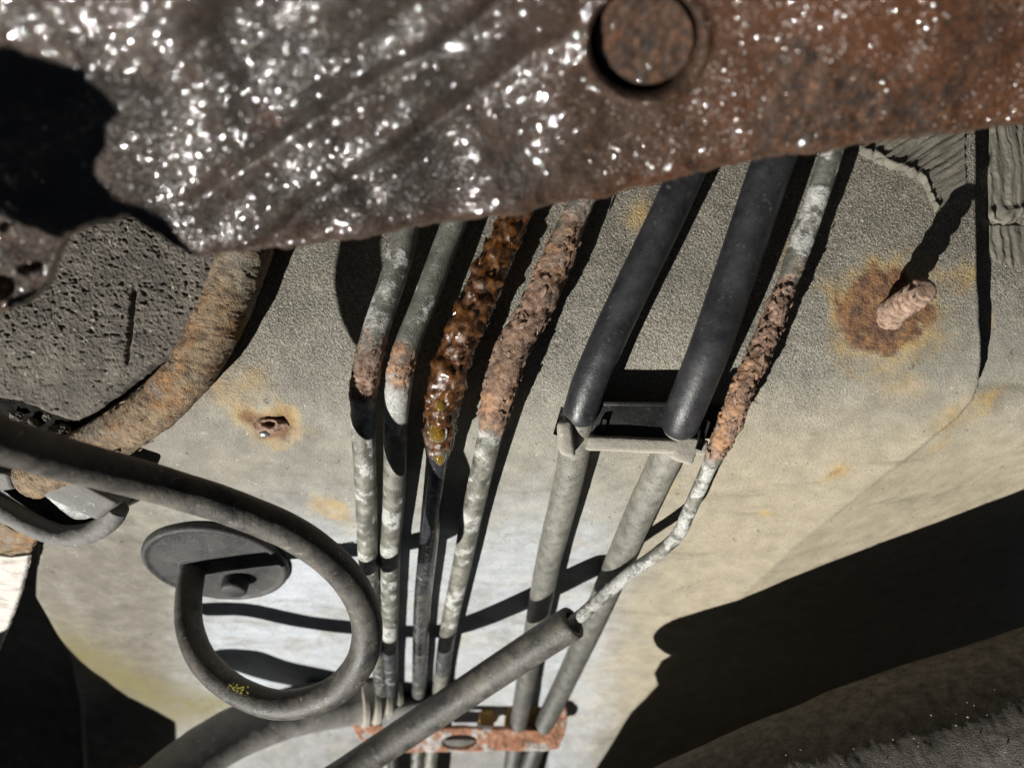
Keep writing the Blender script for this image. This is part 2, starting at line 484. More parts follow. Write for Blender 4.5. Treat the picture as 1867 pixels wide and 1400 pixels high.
M = dict(
    panel=m_panel(), pipe=m_pipe(), beam=m_beam(), strap=m_strap(), fluid=m_fluid(),
    rubber=m_rubber('smooth_black_rubber', (0.014, 0.0145, 0.017), (0.06, 0.061, 0.063), 0.45, 0.33),
    dustrub=m_rubber('dusty_rubber', (0.035, 0.034, 0.033), (0.20, 0.18, 0.145), 0.7, 0.45, 0.0001),
    plastic=m_rubber('black_plastic', (0.012, 0.012, 0.012), (0.05, 0.05, 0.045), 0.3, 0.35),
    dirtyplastic=m_rubber('dirt_covered_plastic', (0.30, 0.28, 0.24), (0.45, 0.42, 0.35), 0.8, 0.8, 0.0001),
    greyrub=m_rubber('dust_coated_rubber', (0.15, 0.145, 0.135), (0.30, 0.28, 0.245), 0.7, 0.65, 0.0001),
    grommet=m_rubber('grommet_rubber', (0.022, 0.022, 0.023), (0.085, 0.08, 0.072), 0.5, 0.5, 0.0001),
    greyplastic=m_rubber('grey_worn_plastic', (0.11, 0.11, 0.112), (0.26, 0.245, 0.215), 0.8, 0.6, 0.0001),
    pad=m_crust('undercoat', [(0.3, (0.05, 0.044, 0.036)), (0.5, (0.10, 0.088, 0.072)), (0.68, (0.155, 0.138, 0.113)), (0.8, (0.23, 0.205, 0.168))], 150, 0.0004, 0.85, (0.33, 0.30, 0.24)),
    sealer=m_crust('seam_sealer', [(0.3, (0.075, 0.069, 0.055)), (0.55, (0.135, 0.125, 0.098)), (0.8, (0.21, 0.194, 0.152))], 160, 0.0002, 0.7),
    crust=m_crust('mud_crust', [(0.3, (0.05, 0.044, 0.036)), (0.5, (0.125, 0.112, 0.094)), (0.7, (0.21, 0.192, 0.165))], 300, 0.0007, 0.9),
    dryrust=m_crust('dry_rust', DRY_RUST, 420, 0.0005, 0.9),
    oldrust=m_crust('pale_rust', [(0.28, (0.06, 0.042, 0.028)), (0.40, (0.15, 0.108, 0.068)), (0.52, (0.24, 0.175, 0.11)), (0.64, (0.32, 0.24, 0.155)), (0.74, (0.38, 0.22, 0.10))], 330, 0.0005, 0.9, None, ((75, 0.52, 0.64, (0.40, 0.21, 0.085)), (60, 0.55, 0.66, (0.33, 0.30, 0.25)), (120, 0.58, 0.68, (0.12, 0.075, 0.05)))),
    pinkrust=m_crust('pink_rust', [(0.3, (0.05, 0.03, 0.022)), (0.42, (0.20, 0.12, 0.085)), (0.56, (0.38, 0.26, 0.195)), (0.68, (0.50, 0.37, 0.29)), (0.8, (0.42, 0.25, 0.14))], 620, 0.0005, 0.9),
    ochre=m_crust('ochre_rubber', [(0.3, (0.35, 0.18, 0.05)), (0.55, (0.52, 0.32, 0.10)), (0.8, (0.55, 0.42, 0.25))], 200, 0.0003, 0.8),
    whitepaint=m_crust('flaking_white_paint', [(0.25, (0.16, 0.09, 0.05)), (0.36, (0.42, 0.36, 0.31)), (0.5, (0.60, 0.57, 0.53)), (0.8, (0.68, 0.66, 0.63))], 190, 0.0003, 0.8),
    wetflake=None, grit=m_crust('pale_grit', [(0.3, (0.12, 0.105, 0.085)), (0.7, (0.30, 0.27, 0.22))], 900, 0.0001, 0.8),
)
t = NT('wet_rust_flake')
M['wetflake'] = t.out(Base_Color=t.ramp(t.noise(600, 5), WET_RUST), Roughness=0.25, Coat_Weight=1.0, Coat_Roughness=0.08, Normal=t.bump(t.noise(1500), 0.0004))
t = NT('wet_scale')
M['bead'] = t.out(Base_Color=t.mix(t.attr('brown'), (0.05, 0.042, 0.036), (0.09, 0.035, 0.014)), Roughness=0.35, Coat_Weight=1.0, Coat_Roughness=0.05, Coat_IOR=1.7)
M['gap_shade'] = m_crust('gap_shade', [(0.3, (0.008, 0.008, 0.007)), (0.6, (0.018, 0.017, 0.015)), (0.8, (0.06, 0.055, 0.045))], 200, 0.0005, 0.95)  # near-black that paints the shade under the slab edge
M['gap_shade'].node_tree.nodes['Principled BSDF'].inputs['Specular IOR Level'].default_value = 0.1
t = NT('stud_rust')
cc = t.ramp(t.noise(620, 6, 0.72), [(0.3, (0.09, 0.055, 0.04)), (0.45, (0.24, 0.155, 0.11)), (0.6, (0.39, 0.28, 0.205)), (0.75, (0.47, 0.33, 0.22))])
cc = t.mix(t.math('MULTIPLY', t.attr('groove'), 0.85), cc, (0.05, 0.028, 0.018))
M['studrust'] = t.out(Base_Color=cc, Roughness=0.9, Normal=t.bump(t.noise(1500, 5, 0.7), 0.0005, 0.8))
t = NT('bright_metal')
M['bright'] = t.out(Base_Color=(0.75, 0.74, 0.72), Metallic=0.9, Roughness=0.25)

# ------------------------------------------------------------------ the underbody sheet
def build_panel():
    zz = np.concatenate([np.linspace(135, 10, 200, endpoint=False), np.linspace(10, -300, 450)]) + CZ
    uu = np.linspace(-1, 1, 640)
    dref = base_depth(0 * zz, zz)
    X = uu[None, :] * (dref[:, None] * 0.95)
    Z = np.repeat(zz[:, None], len(uu), 1)
    Y = panel_depth(X, Z)
    px, py = project(np.stack([X, Y, Z], -1))
    P3 = np.stack([X, Y, Z], -1)
    # left edge of the sheet rolls away into the gap
    xl = np.interp(py, [300, 860, 980, 1090, 1200, 1290, 1420], [-400, -60, 72, 66, 130, 150, 160])
    e = (xl - px)
    roll = np.clip(e + 6, 0, None)
    Y = Y + np.where(roll > 0, 0.035 * roll ** 1.6, 0)
    Y = np.minimum(Y, panel_depth(X, Z) + 40)
    # gentle denting and stamped relief
    Y = Y + panel_relief(P3)
    w = fbm(P3 * 0.16, 4, 11)
    def blob(cx, cy, rx, ry, amt=0.35, rot=0.0):
        dx, dy = px - cx, py - cy
        c, s = math.cos(rot), math.sin(rot)
        return np.sqrt(((dx * c + dy * s) / rx) ** 2 + ((-dx * s + dy * c) / ry) ** 2) + w * amt
    rust = np.zeros_like(px); ochre = np.zeros_like(px)
    b = blob(1618, 572, 92, 84, 0.55)
    rust = np.maximum(rust, 1 - sstep(0.82, 1.05, b))
    ochre = np.maximum(ochre, 0.85 * (1 - sstep(0.85, 1.5, b)))
    Y = Y - 0.5 * (1 - sstep(0.75, 1.05, b)) - 0.35 * (1 - sstep(0.8, 1.0, b)) * fbm(P3 * 0.9, 4, 21)
    for cx, cy, rx, ry, ro, k in ((492, 772, 52, 34, 0.2, 1.0),):
        b = blob(cx, cy, rx, ry, 0.7, ro)
        rust = np.maximum(rust, k * 0.95 * (1 - sstep(0.45, 1.15, b)))
        ochre = np.maximum(ochre, k * (1 - sstep(0.7, 1.6, b)))
    for cx, cy, rx, ry, ro, k in ((440, 725, 70, 60, 0, .55), (600, 925, 46, 24, 0.2, .7), (1525, 862, 38, 16, -0.5, .75), (1400, 936, 20, 9, 0, .7),
                                  (1162, 395, 26, 44, 0.2, .7), (1795, 735, 55, 26, -0.7, .85), (1730, 760, 60, 24, -0.7, .6), (1640, 700, 60, 40, 0, .4),
                                  (1760, 500, 30, 50, 0.3, .6), (1806, 580, 14, 22, 0, .7), (1710, 815, 30, 10, -0.6, .5), (1440, 470, 16, 60, 0.35, .6), (1235, 405, 18, 30, 0, .35),
                                  (1210, 890, 34, 20, -0.4, .4), (1190, 720, 70, 14, 0, .5), (1290, 760, 40, 30, 0, .6), (1050, 990, 20, 12, 0, .3)):
        ochre = np.maximum(ochre, k * (1 - sstep(0.35, 1.15, blob(cx, cy, rx, ry, 0.55, ro))))
    rust = np.maximum(rust, 0.5 * (1 - sstep(0.3, 0.9, blob(1525, 862, 26, 8, 0.4, -0.5))))
    grain = np.clip((1 - sstep(560, 830, py + 40 * w)) + 0.25 * (1 - sstep(700, 1000, py)), 0, 1)
    grain = grain * (1 - 0.7 * sstep(1450, 1600, px) * sstep(480, 640, py))
    dirt = 0.95 * (1 - sstep(330, 720, py + 120 * w)) + 0.75 * (1 - sstep(330, 620, px + 130 * w)) * (1 - sstep(780, 960, py + 60 * w))
    dirt = np.maximum(dirt, 0.5 * (1 - sstep(0.4, 1.3, blob(560, 690, 170, 60, 0.5))))
    dirt = np.maximum(dirt, 0.55 * (1 - sstep(0.3, 1.2, blob(110, 1080, 120, 60, 0.7))))
    dirt = np.maximum(dirt, 0.38 * (1 - sstep(0.4, 1.4, blob(300, 880, 260, 90, 0.6))))
    dirt = np.maximum(dirt, 0.55 * sstep(0, 1, 1 - sstep(0.2, 1.2, blob(180, 1010, 160, 110, 0.9))))
    dirt = np.clip(dirt, 0, 0.92)
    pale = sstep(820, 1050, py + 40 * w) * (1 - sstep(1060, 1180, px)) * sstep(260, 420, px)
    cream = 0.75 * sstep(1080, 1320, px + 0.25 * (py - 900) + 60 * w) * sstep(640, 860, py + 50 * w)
    edge_fade = np.exp(-((py - np.interp(px, [60, 150, 320], [1150, 1205, 1300]) + 10) / 45.0) ** 2) * (px < 420) * sstep(60, 140, px)  # band along the lower-left shadow edge, coloured as its soft fade
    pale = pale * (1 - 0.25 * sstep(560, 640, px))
    dirt = np.maximum(dirt, np.clip(0.45 + 0.6 * w, 0, .8) * (1 - sstep(560, 680, px + 60 * w)) * sstep(720, 800, py) * (1 - sstep(930, 1010, py + 40 * w)))
    dirt = np.maximum(dirt, 0.55 * sstep(1300, 1350, py) * (px < 1000))  # sheet darkened towards the bottom, left part only
    ll = (1 - sstep(250, 430, px + 70 * w)) * sstep(880, 980, py + 40 * w)
    dirt = np.maximum(dirt, np.clip(0.92 + 0.6 * w, 0, 1) * ll)
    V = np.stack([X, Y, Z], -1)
    me = mesh_np('underbody', V, grid_faces(*X.shape), dict(rust=rust.ravel(), ochre=ochre.ravel(), grain=grain.ravel(), dirt=dirt.ravel(), pale=pale.ravel(), cream=cream.ravel(), moss_and_shadow_fade=edge_fade.ravel()))
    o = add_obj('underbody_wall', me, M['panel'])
    tag(o, 'dusty grey painted underbody sheet behind the pipes', kind='structure')
    return o
PANEL = build_panel()

# ------------------------------------------------------------------ rough patches laid on the sheet
def patch(name, mat, pxr, pyr, nx, ny, height, label, cat, group=None, parent=None):
    """relief lying on the sheet: height(px,py,P)->mm above it (negative = hidden below)"""
    gx, gy = np.meshgrid(np.linspace(*pxr, nx), np.linspace(*pyr, ny), indexing='ij')
    P = on_panel(gx, gy)
    h = height(gx, gy, P)
    V = P.copy()
    V[..., 1] += panel_relief(P) - h
    f = grid_faces(nx, ny)
    hv = h.ravel()[f]
    f = f[hv.max(1) > -2.2]
    o = add_obj(name, mesh_np(name, V, f), mat, parent)
    return tag(o, label, cat, group)

def pad_h(px, py, P):
    w = fbm(P * 0.25, 4, 31)
    eb = np.interp(px, [-200, 0, 60, 160, 200, 330, 445, 480], [680, 720, 738, 775, 752, 640, 470, 400]) - py + 9 * w
    er = np.interp(py, [300, 430, 480, 600, 800], [500, 470, 450, 400, 300]) - px + 10 * w
    e = np.minimum(eb, er)
    body = 6.5 * sstep(-4, 9, e) - 2.0
    Q = P * np.array([0.7, 0.9, 1.15])
    pits = fbm(Q, 4, 41)
    cav = np.clip(-pits - 0.24, 0, 1) * 2.4
    ridge = np.clip(pits - 0.25, 0, 1) * 1.3
    fine = fbm(P * 1.8, 3, 47) * 0.28
    seam = -1.3 * np.exp(-((px - np.interp(py, [520, 680], [258, 246])) / 4.0) ** 2) * sstep(515, 540, py) * (1 - sstep(650, 675, py))
    amp = 1 - 0.45 * sstep(520, 680, py)
    return body + np.where(e > 0, (ridge - cav) * amp + fine + seam, 0) + np.where(e > 0, fbm(P * 0.06, 2, 51) * 0.8 * sstep(0, 40, e), 0)
patch('undercoat_pad', M['pad'], (-140, 500), (250, 800), 430, 300, pad_h,
      'rough dark grey undercoating slab with ragged lower edge beside the thick rusty pipe', 'undercoating')

def shade_h(px, py, P):  # black strip laid in place of the shade below the slab
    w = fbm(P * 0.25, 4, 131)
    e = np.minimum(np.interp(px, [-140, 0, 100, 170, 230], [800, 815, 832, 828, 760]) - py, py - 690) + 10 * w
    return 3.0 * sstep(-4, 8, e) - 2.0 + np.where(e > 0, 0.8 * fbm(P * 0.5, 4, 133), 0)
patch('shade_strip', M['gap_shade'], (-140, 240), (680, 850), 150, 90, shade_h,
      'added black strip standing for shade along the ragged lower edge of the undercoating slab', 'gap_shade')

def seal_a(px, py, P):
    w = fbm(P * 0.2, 4, 61)
    yb = np.interp(px, [1530, 1560, 1620, 1680, 1704, 1745, 1790], [268, 292, 318, 345, 398, 372, 340]) + 7 * w
    e = yb - py
    lip = 0.9 * np.exp(-((e - 20) / 10.0) ** 2) * (px < 1712) * (0.5 + 1.2 * np.abs(vnoise(np.stack([px * 0.05, py * 0.05, px * 0], -1), 8)))
    ang = px * 0.55 + py * 0.85
    strokes = 0.10 * np.sin(ang * 0.42 + 4 * w) * sstep(1560, 1660, px) + 0.6 * fbm(np.stack([ang * 0.16, px * 0.008, py * 0.008], -1), 3, 65)
    return 1.3 * sstep(-6, 22, e) - 0.9 + np.where(e > 2, lip + strokes, 0) - 3.5 * sstep(1764, 1776, px)
patch('sealant_smear', M['sealer'], (1500, 1785), (150, 420), 200, 180, seal_a,
      'brushed seam sealant with a torn ragged lip beside the thin corroded pipe', 'sealant', 'seam sealant on the sheet')

def seal_b(px, py, P):
    w = fbm(P * 0.2, 4, 71)
    yb = 402 + 6 * np.sin(px * 0.08) + 8 * w
    e = yb - py
    strokes = 0.09 * np.sin((px - 0.10 * py) * 0.36 + 3 * w) + 0.55 * fbm(np.stack([(px - 0.1 * py + 14 * w) * 0.12, py * 0.006, px * 0], -1), 3, 75)
    lip = 1.1 * np.exp(-((e - 12) / 9.0) ** 2) * (0.6 + vnoise(np.stack([px * 0.06, py * 0.04, px * 0], -1), 5))
    return 2.2 * sstep(-3, 6, e) - 1.2 + np.where(e > 0, strokes + lip, 0) - 3.5 * (1 - sstep(1794, 1801, px))
patch('sealant_smear', M['sealer'], (1788, 2080), (150, 430), 200, 180, seal_b,
      'vertical brush strokes of seam sealant ending in a lumpy lip right of the plate edge', 'sealant', 'seam sealant on the sheet')

def seal_c(px, py, P):
    w = fbm(P * 0.2, 4, 81)
    k = px - 1700 - 0.0022 * (py - 380) ** 2 + 0.15 * (py - 400)
    strokes = 0.10 * np.sin(k * 0.38 + 3 * w) + 0.5 * fbm(np.stack([k * 0.15 + 1.5 * w, py * 0.008, px * 0], -1), 3, 85)
    fade = 1 - sstep(470, 520, py + 60 * (px < 1825) * (1825 - px) / 40 + 14 * w)
    return 1.3 * fade - 0.9 + strokes * fade - 3.5 * (1 - sstep(1796, 1803, px)) - 3 * (1 - sstep(404, 412, py))
patch('sealant_smear', M['sealer'], (1788, 2080), (398, 560), 200, 110, seal_c,
      'fan of curved thin sealant strokes fading out below the lumpy lip', 'sealant', 'seam sealant on the sheet')

# ------------------------------------------------------------------ wet rusty crossmember across the top
EDGE = np.array([(-420, 640), (-120, 600), (0, 578), (50, 558), (88, 528), (104, 470), (118, 446), (165, 426), (222, 413), (270, 440), (318, 464), (372, 479), (430, 474), (500, 463), (700, 436),
                 (880, 405), (1080, 375), (1180, 352), (1260, 334), (1400, 302), (1500, 287), (1640, 267), (1867, 240), (2100, 214), (2400, 190)], float)
def beam_depth(px, py):
    ey = np.interp(px, EDGE[:, 0], EDGE[:, 1])
    smooth = np.interp(px, [-420, 0, 370, 900, 1867, 2400], [500, 485, 478, 402, 240, 190])
    h = smooth - py
    return 127.0 - 0.058 * h - np.interp(px, [0, 300], [6, 0]) * sstep(0, 200, py)

def build_beam():
    nx, ny = 860, 245
    xs = np.linspace(-300, 2200, nx)
    ey = np.interp(xs, EDGE[:, 0], EDGE[:, 1]) + 3.0 * vnoise(np.stack([xs * 0.02, xs * 0, xs * 0], -1), 3) + 1.6 * vnoise(np.stack([xs * 0.09, xs * 0, xs * 0], -1), 4)
    w = np.linspace(0, 1, ny)
    PX = np.repeat(xs[:, None], ny, 1)
    PY = ey[:, None] + (-170 - ey[:, None]) * w[None, :]
    D = beam_depth(PX, PY)
    P = unproj(PX, PY, D)
    g = lambda s: fbm(P * s[0], s[1], s[2])
    # folds of swollen rust running up to the right
    ang = (PX * 0.56 + PY * 0.83)
    al = (PX * 0.83 - PY * 0.56)
    fold = fbm(np.stack([ang * 0.012, al * 0.0030, PX * 0.002], -1), 2, 91, 0.3) * (0.7 + 0.6 * fbm(P * 0.08, 2, 92))
    kf = sstep(260, 420, PX) * (1 - sstep(900, 1150, PX))
    r = 2.6 * fold * kf - 2.2 * kf * np.exp(-((ang - 640 + 30 * g((0.05, 2, 6))) / 22) ** 2) - 1.8 * kf * np.exp(-((ang - 520 + 30 * g((0.05, 2, 7))) / 20) ** 2)
    r = r + 2.2 * g((0.035, 3, 93)) + 1.0 * g((0.14, 3, 94))
    scale = 0.13 * fbm(P * 0.35, 2, 95) + 0.05 * vnoise(P * 0.95, 97)
    bead = np.clip(vnoise(P * 0.8, 98) - 0.25, 0, 1) * 0.14
    r = r + scale + bead
    # round recess
    q = np.sqrt(((PX - 1178) / 100) ** 2 + ((PY - 78) / 98) ** 2)
    r = r - 13.0 * (1 - sstep(0.96, 1.03, q)) + 0.9 * np.exp(-((q - 1.12) / 0.08) ** 2)
    # small holes in the lump on the left
    for cx, cy, rx, ry in ((8, 520, 22, 22), (58, 486, 22, 8), (14, 408, 9, 8)):
        q2 = np.sqrt(((PX - cx) / rx) ** 2 + ((PY - cy) / ry) ** 2)
        r = r - 7 * (1 - sstep(0.75, 1.1, q2))
    ed = (ey[:, None] - PY)
    r = r - 2.2 * (1 - sstep(0, 26, ed)) ** 2
    P[..., 1] -= r * 0.75
    P[..., 2] -= r * 0.62
    brown = np.clip(sstep(760, 1500, PX + 120 * g((0.05, 3, 101))) + 0.5 * (1 - sstep(8, 60, ed)), 0, 1)
    pale = 0.38 * (1 - sstep(150, 520, PX + 100 * g((0.05, 3, 103)))) * (1 - 0.3 * sstep(300, 420, PY))
    # the lower edge turns under and runs back, the rear face closes the section
    E = P[:, 0]
    ray = (E - np.array([0, 0, CZ])) / E[:, 1:2]
    rows = [E + ray * a + np.array([0, 0, b]) for a, b in ((34, 60), (34, 16), (30, 5), (16, 2.5), (6, 1.0), (1.8, 0.2))]
    V = np.concatenate([np.stack(rows, 1), P], 1)
    pad = lambda A: np.concatenate([np.repeat(A[:, :1], len(rows), 1), A], 1)
    me = mesh_np('beam', V, grid_faces(nx, ny + len(rows), flip=True), dict(brown=pad(brown).ravel(), pale=pad(pale).ravel()))
    root = thing('crossmember', 'wet rust-scaled steel crossmember with a round recess running above the pipes', 'crossmember')
    add_obj('beam_shell', me, M['beam'], root)
    # wet rust flakes and beads glinting all over the front
    g = np.random.default_rng(77)
    nb = 115000
    dens = lambda x: np.interp(x, [0, 300, 950, 1250, 1867], [1.0, 1.0, 0.95, 0.6, 0.55])
    ix = g.integers(50, nx - 50, nb * 2); iy = g.integers(2, ny - 30, nb * 2)
    clump = fbm(P[ix, iy] * 0.09, 3, 121)
    keep = (g.random(nb * 2) < dens(PX[ix, iy]) * np.clip(0.5 + 1.3 * clump, 0.06, 1)) & (q[ix, iy] > 1.05)
    ix, iy = ix[keep][:nb], iy[keep][:nb]
    du = P[ix + 6, iy] - P[ix - 6, iy]
    dv = P[ix, np.minimum(iy + 6, ny - 1)] - P[ix, np.maximum(iy - 6, 0)]
    nrm = np.cross(du, dv); nrm /= np.linalg.norm(nrm, axis=1, keepdims=True)
    nrm *= -np.sign(nrm[:, 1:2])
    nrm[:, 0] -= np.interp(PX[ix, iy], [850, 1300, 1867], [0, 0.22, 0.38]) * g.random(len(ix))
    nrm = nrm + g.normal(0, 0.24, nrm.shape); nrm /= np.linalg.norm(nrm, axis=1, keepdims=True)
    t1 = np.cross(nrm, g.normal(0, 1, nrm.shape)); t1 /= np.linalg.norm(t1, axis=1, keepdims=True)
    t2 = np.cross(nrm, t1)
    wd = g.uniform(0.09, 0.20, len(ix)) * np.where(g.random(len(ix)) < 0.04, 1.6, 1)
    c0 = P[ix, iy] + nrm * 0.07 + np.random.default_rng(3).uniform(-0.3, 0.3, (len(ix), 1)) * t1
    a6 = np.linspace(0, 2 * np.pi, 6, endpoint=False)
    Vb = [c0] + [c0 + (t1 * math.cos(w6) + t2 * math.sin(w6)) * wd[:, None] - nrm * (wd ** 2 / 2.1)[:, None] for w6 in a6]
    Vb = np.stack(Vb, 1)
    loc = []
    for k in range(6):
        k2 = (k + 1) % 6
        loc += [(0, 1 + k, 1 + k2)]
    fb = (np.arange(len(ix))[:, None, None] * 7 + np.array(loc)[None]).reshape(-1, 3)
    o = add_obj('wet_scale', mesh_np('wet_scale', Vb, fb, dict(brown=np.repeat(brown[ix, iy], 7))), M['bead'], root)
    o['kind'] = 'stuff'
    # plug in the recess
    n, m = 60, 72
    rr = np.linspace(0, 1.0, n) ** 0.8
    a = np.linspace(0, 2 * np.pi, m, endpoint=False)
    cx = 1181 + 96 * rr[:, None] * np.cos(a)[None]
    cy = 75 + 94 * rr[:, None] * np.sin(a)[None]
    PD = unproj(cx, cy, beam_depth(cx, cy))
    PD[..., 1] += 2.4 + 2.0 * sstep(0.93, 1.0, rr)[:, None]
    PD[..., 2] += 1.6 + 1.0 * sstep(0.93, 1.0, rr)[:, None]
    b = 0.2 * fbm(PD * 0.6, 3, 111) + 0.3 * np.clip(vnoise(PD * 0.8, 113) - 0.2, 0, 1)
    PD[..., 1] -= b * .8; PD[..., 2] -= b * .6
    me = mesh_np('plug', PD, grid_faces(n, m, True), dict(brown=np.ones(n * m), pale=np.zeros(n * m)))
    tag(add_obj('recess_plug', me, M['beam'], root), 'brown rusty disc set into the round recess')
build_beam()

# ------------------------------------------------------------------ pipes
ATT = ('rust', 'white', 'wet', 'dust', 'dark', 'orange')
def pipe_path(pts, n):
    """pts rows: px, py, offset from the sheet (mm) -> centre line and the photo-pixel height of each sample"""
    P = np.array(pts, float)
    Q = on_panel(P[:, 0], P[:, 1], P[:, 2])
    S, u = catmull(np.hstack([Q, P[:, 1:2]]), n)
    return S[:, :3], S[:, 3], u

def corroded(name, C, pyv, r, keys, seed, parent=None, seg=44, scale_amp=1.1, lump=0.5, part='tube'):
    """keys: dict attribute -> list of (py, value); swell: list of (py, extra radius)"""
    n = len(C)
    k = {a: np.interp(pyv, *zip(*keys[a])) if a in keys else np.zeros(n) for a in ATT}
    swell = np.interp(pyv, *zip(*keys['swell'])) if 'swell' in keys else np.zeros(n)
    R = np.full(n, float(r)) + swell
    a = np.linspace(0, 2 * np.pi, seg, endpoint=False)
    T, N, B = frames(C)
    dirs = np.cos(a)[None, :, None] * N[:, None] + np.sin(a)[None, :, None] * B[:, None]
    P0 = C[:, None] + dirs * R[:, None, None]
    nz = fbm(P0 * 0.35, 4, seed)
    at = {}
    for q in ATT:
        v = np.repeat(k[q][:, None], seg, 1)
        edge = np.clip(v * (1 - v) * 4, 0, 1)
        at[q] = np.clip(v + edge * nz * 1.5, 0, 1)
    # bands of white bloom round the pipe
    ru, wh, we = at['rust'], at['white'], at['wet']
    lumps = fbm(P0 * 0.42, 3, seed + 1)
    crumb = fbm(P0 * 1.2, 3, seed + 2)
    crack = np.abs(fbm(P0 * np.array([.5, .5, .5]), 3, seed + 3))
    disp = ru * (lump * lumps + scale_amp * 0.42 * crumb - scale_amp * 1.3 * np.clip(0.09 - crack, 0, 1) * 6)
    disp = disp + wh * (0.16 * np.clip(fbm(P0 * 0.8, 3, seed + 5) + 0.1, 0, 1)) + 0.05 * fbm(P0 * 0.9, 2, seed + 6)
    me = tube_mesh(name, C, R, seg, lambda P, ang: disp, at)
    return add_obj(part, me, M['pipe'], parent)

def flakes(parent, C, pyv, r, lo, hi, count, seed, mat, size=(0.8, 2.0), name='rust_flake'):
    g = np.random.default_rng(seed)
    T, N, B = frames(C)
    idx = np.where((pyv > lo) & (pyv < hi))[0]
    for k in range(count):
        i = g.choice(idx)
        a = g.uniform(-1.9, 1.9)
        d = math.cos(a) * N[i] + math.sin(a) * B[i]
        c = C[i] + d * (r + g.uniform(0.0, 0.35))
        s = g.uniform(*size)
        t1 = T[i] * g.uniform(0.7, 1.5) + d * g.uniform(-0.22, 0.22)
        t2 = np.cross(d, T[i]) + d * g.uniform(-0.2, 0.2)
        m = 7
        ang = np.sort(g.uniform(0, 2 * np.pi, m))
        rad = s * g.uniform(0.45, 1.0, m)
        ring = [c + t1 * q * math.cos(w) + t2 * q * 0.7 * math.sin(w) - d * ((q * 0.7 * math.sin(w)) ** 2 / (2 * r)) + d * g.uniform(-.2, .1) for w, q in zip(ang, rad)]
        top = [p + d * g.uniform(0.08, 0.28) for p in ring]
        bm = bmesh.new()
        A = [bm.verts.new(Vector(p) / 1000) for p in ring]
        Bv = [bm.verts.new(Vector(c + (p - c) * 0.8) / 1000) for p in top]
        bm.faces.new(A[::-1]); bm.faces.new(Bv)
        for x in range(m):
            bm.faces.new((A[x], A[(x + 1) % m], Bv[(x + 1) % m], Bv[x]))
        bmesh.ops.recalc_face_normals(bm, faces=bm.faces)
        me = bpy.data.meshes.new(name); bm.to_mesh(me); bm.free()
        add_obj(name, me, mat, parent)

def bands(lo, hi, seed, peak=0.75, base=0.16, step=34):
    g = np.random.default_rng(seed)
    out, y = [(lo - 1, base)], lo
    while y < hi:
        out += [(y, base), (y + 6, peak * g.uniform(0.5, 1)), (y + 6 + g.uniform(4, 30), peak * g.uniform(0.4, 1)), (y + 42, base * g.uniform(0, 2))]
        y += 44 + g.uniform(0, step)
    return out + [(hi + 60, base)]

BL = 'brake pipes bundled along the sheet'
# first pipe
root = thing('metal_pipe', 'grey pipe with a dark rotted elbow, outermost of the four next to the rubber loop', 'pipe', group=BL)
C, pv, _ = pipe_path([(775, 300, 5.5), (748, 380, 5.7), (731, 460, 5.9), (706, 540, 6.6), (683, 610, 7.7), (667, 680, 8.7), (662, 760, 9.0), (665, 850, 8.6), (668, 930, 8.3), (671, 1010, 8.0), (678, 1100, 8.0), (690, 1200, 8.0), (702, 1300, 8.0), (708, 1400, 8.0), (712, 1480, 8.0)], 520)
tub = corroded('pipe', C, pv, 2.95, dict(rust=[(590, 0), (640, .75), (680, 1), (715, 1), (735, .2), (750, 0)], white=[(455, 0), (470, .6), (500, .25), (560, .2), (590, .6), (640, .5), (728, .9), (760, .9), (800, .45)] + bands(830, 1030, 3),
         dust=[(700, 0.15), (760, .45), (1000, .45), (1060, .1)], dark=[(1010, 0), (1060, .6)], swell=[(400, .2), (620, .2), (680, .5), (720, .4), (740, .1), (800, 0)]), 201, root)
flakes(tub, C, pv, 3.0, 640, 725, 14, 5, M['dryrust'])
# second pipe
root = thing('metal_pipe', 'grey pipe with a rust ring and white bloom at its bend, between two blackened gaps', 'pipe', group=BL)
C, pv, _ = pipe_path([(870, 300, 5.5), (834, 390, 5.7), (800, 480, 6.1), (770, 560, 6.8), (746, 620, 7.9), (730, 680, 8.7), (722, 760, 9.0), (720, 850, 8.6), (716, 940, 8.2), (712, 1000, 8.0), (711, 1100, 8.0), (711, 1180, 8.0), (712, 1260, 8.0), (715, 1350, 8.0), (720, 1480, 8.0)], 520)
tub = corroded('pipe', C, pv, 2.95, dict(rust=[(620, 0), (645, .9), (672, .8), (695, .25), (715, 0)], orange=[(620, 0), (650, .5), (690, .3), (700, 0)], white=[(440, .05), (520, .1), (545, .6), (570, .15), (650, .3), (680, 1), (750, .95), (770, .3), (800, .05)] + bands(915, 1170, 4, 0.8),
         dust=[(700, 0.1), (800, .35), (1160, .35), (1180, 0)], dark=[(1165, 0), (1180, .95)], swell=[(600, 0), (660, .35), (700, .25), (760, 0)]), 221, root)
flakes(tub, C, pv, 3.0, 640, 690, 9, 6, M['dryrust'], (0.5, 1.3))
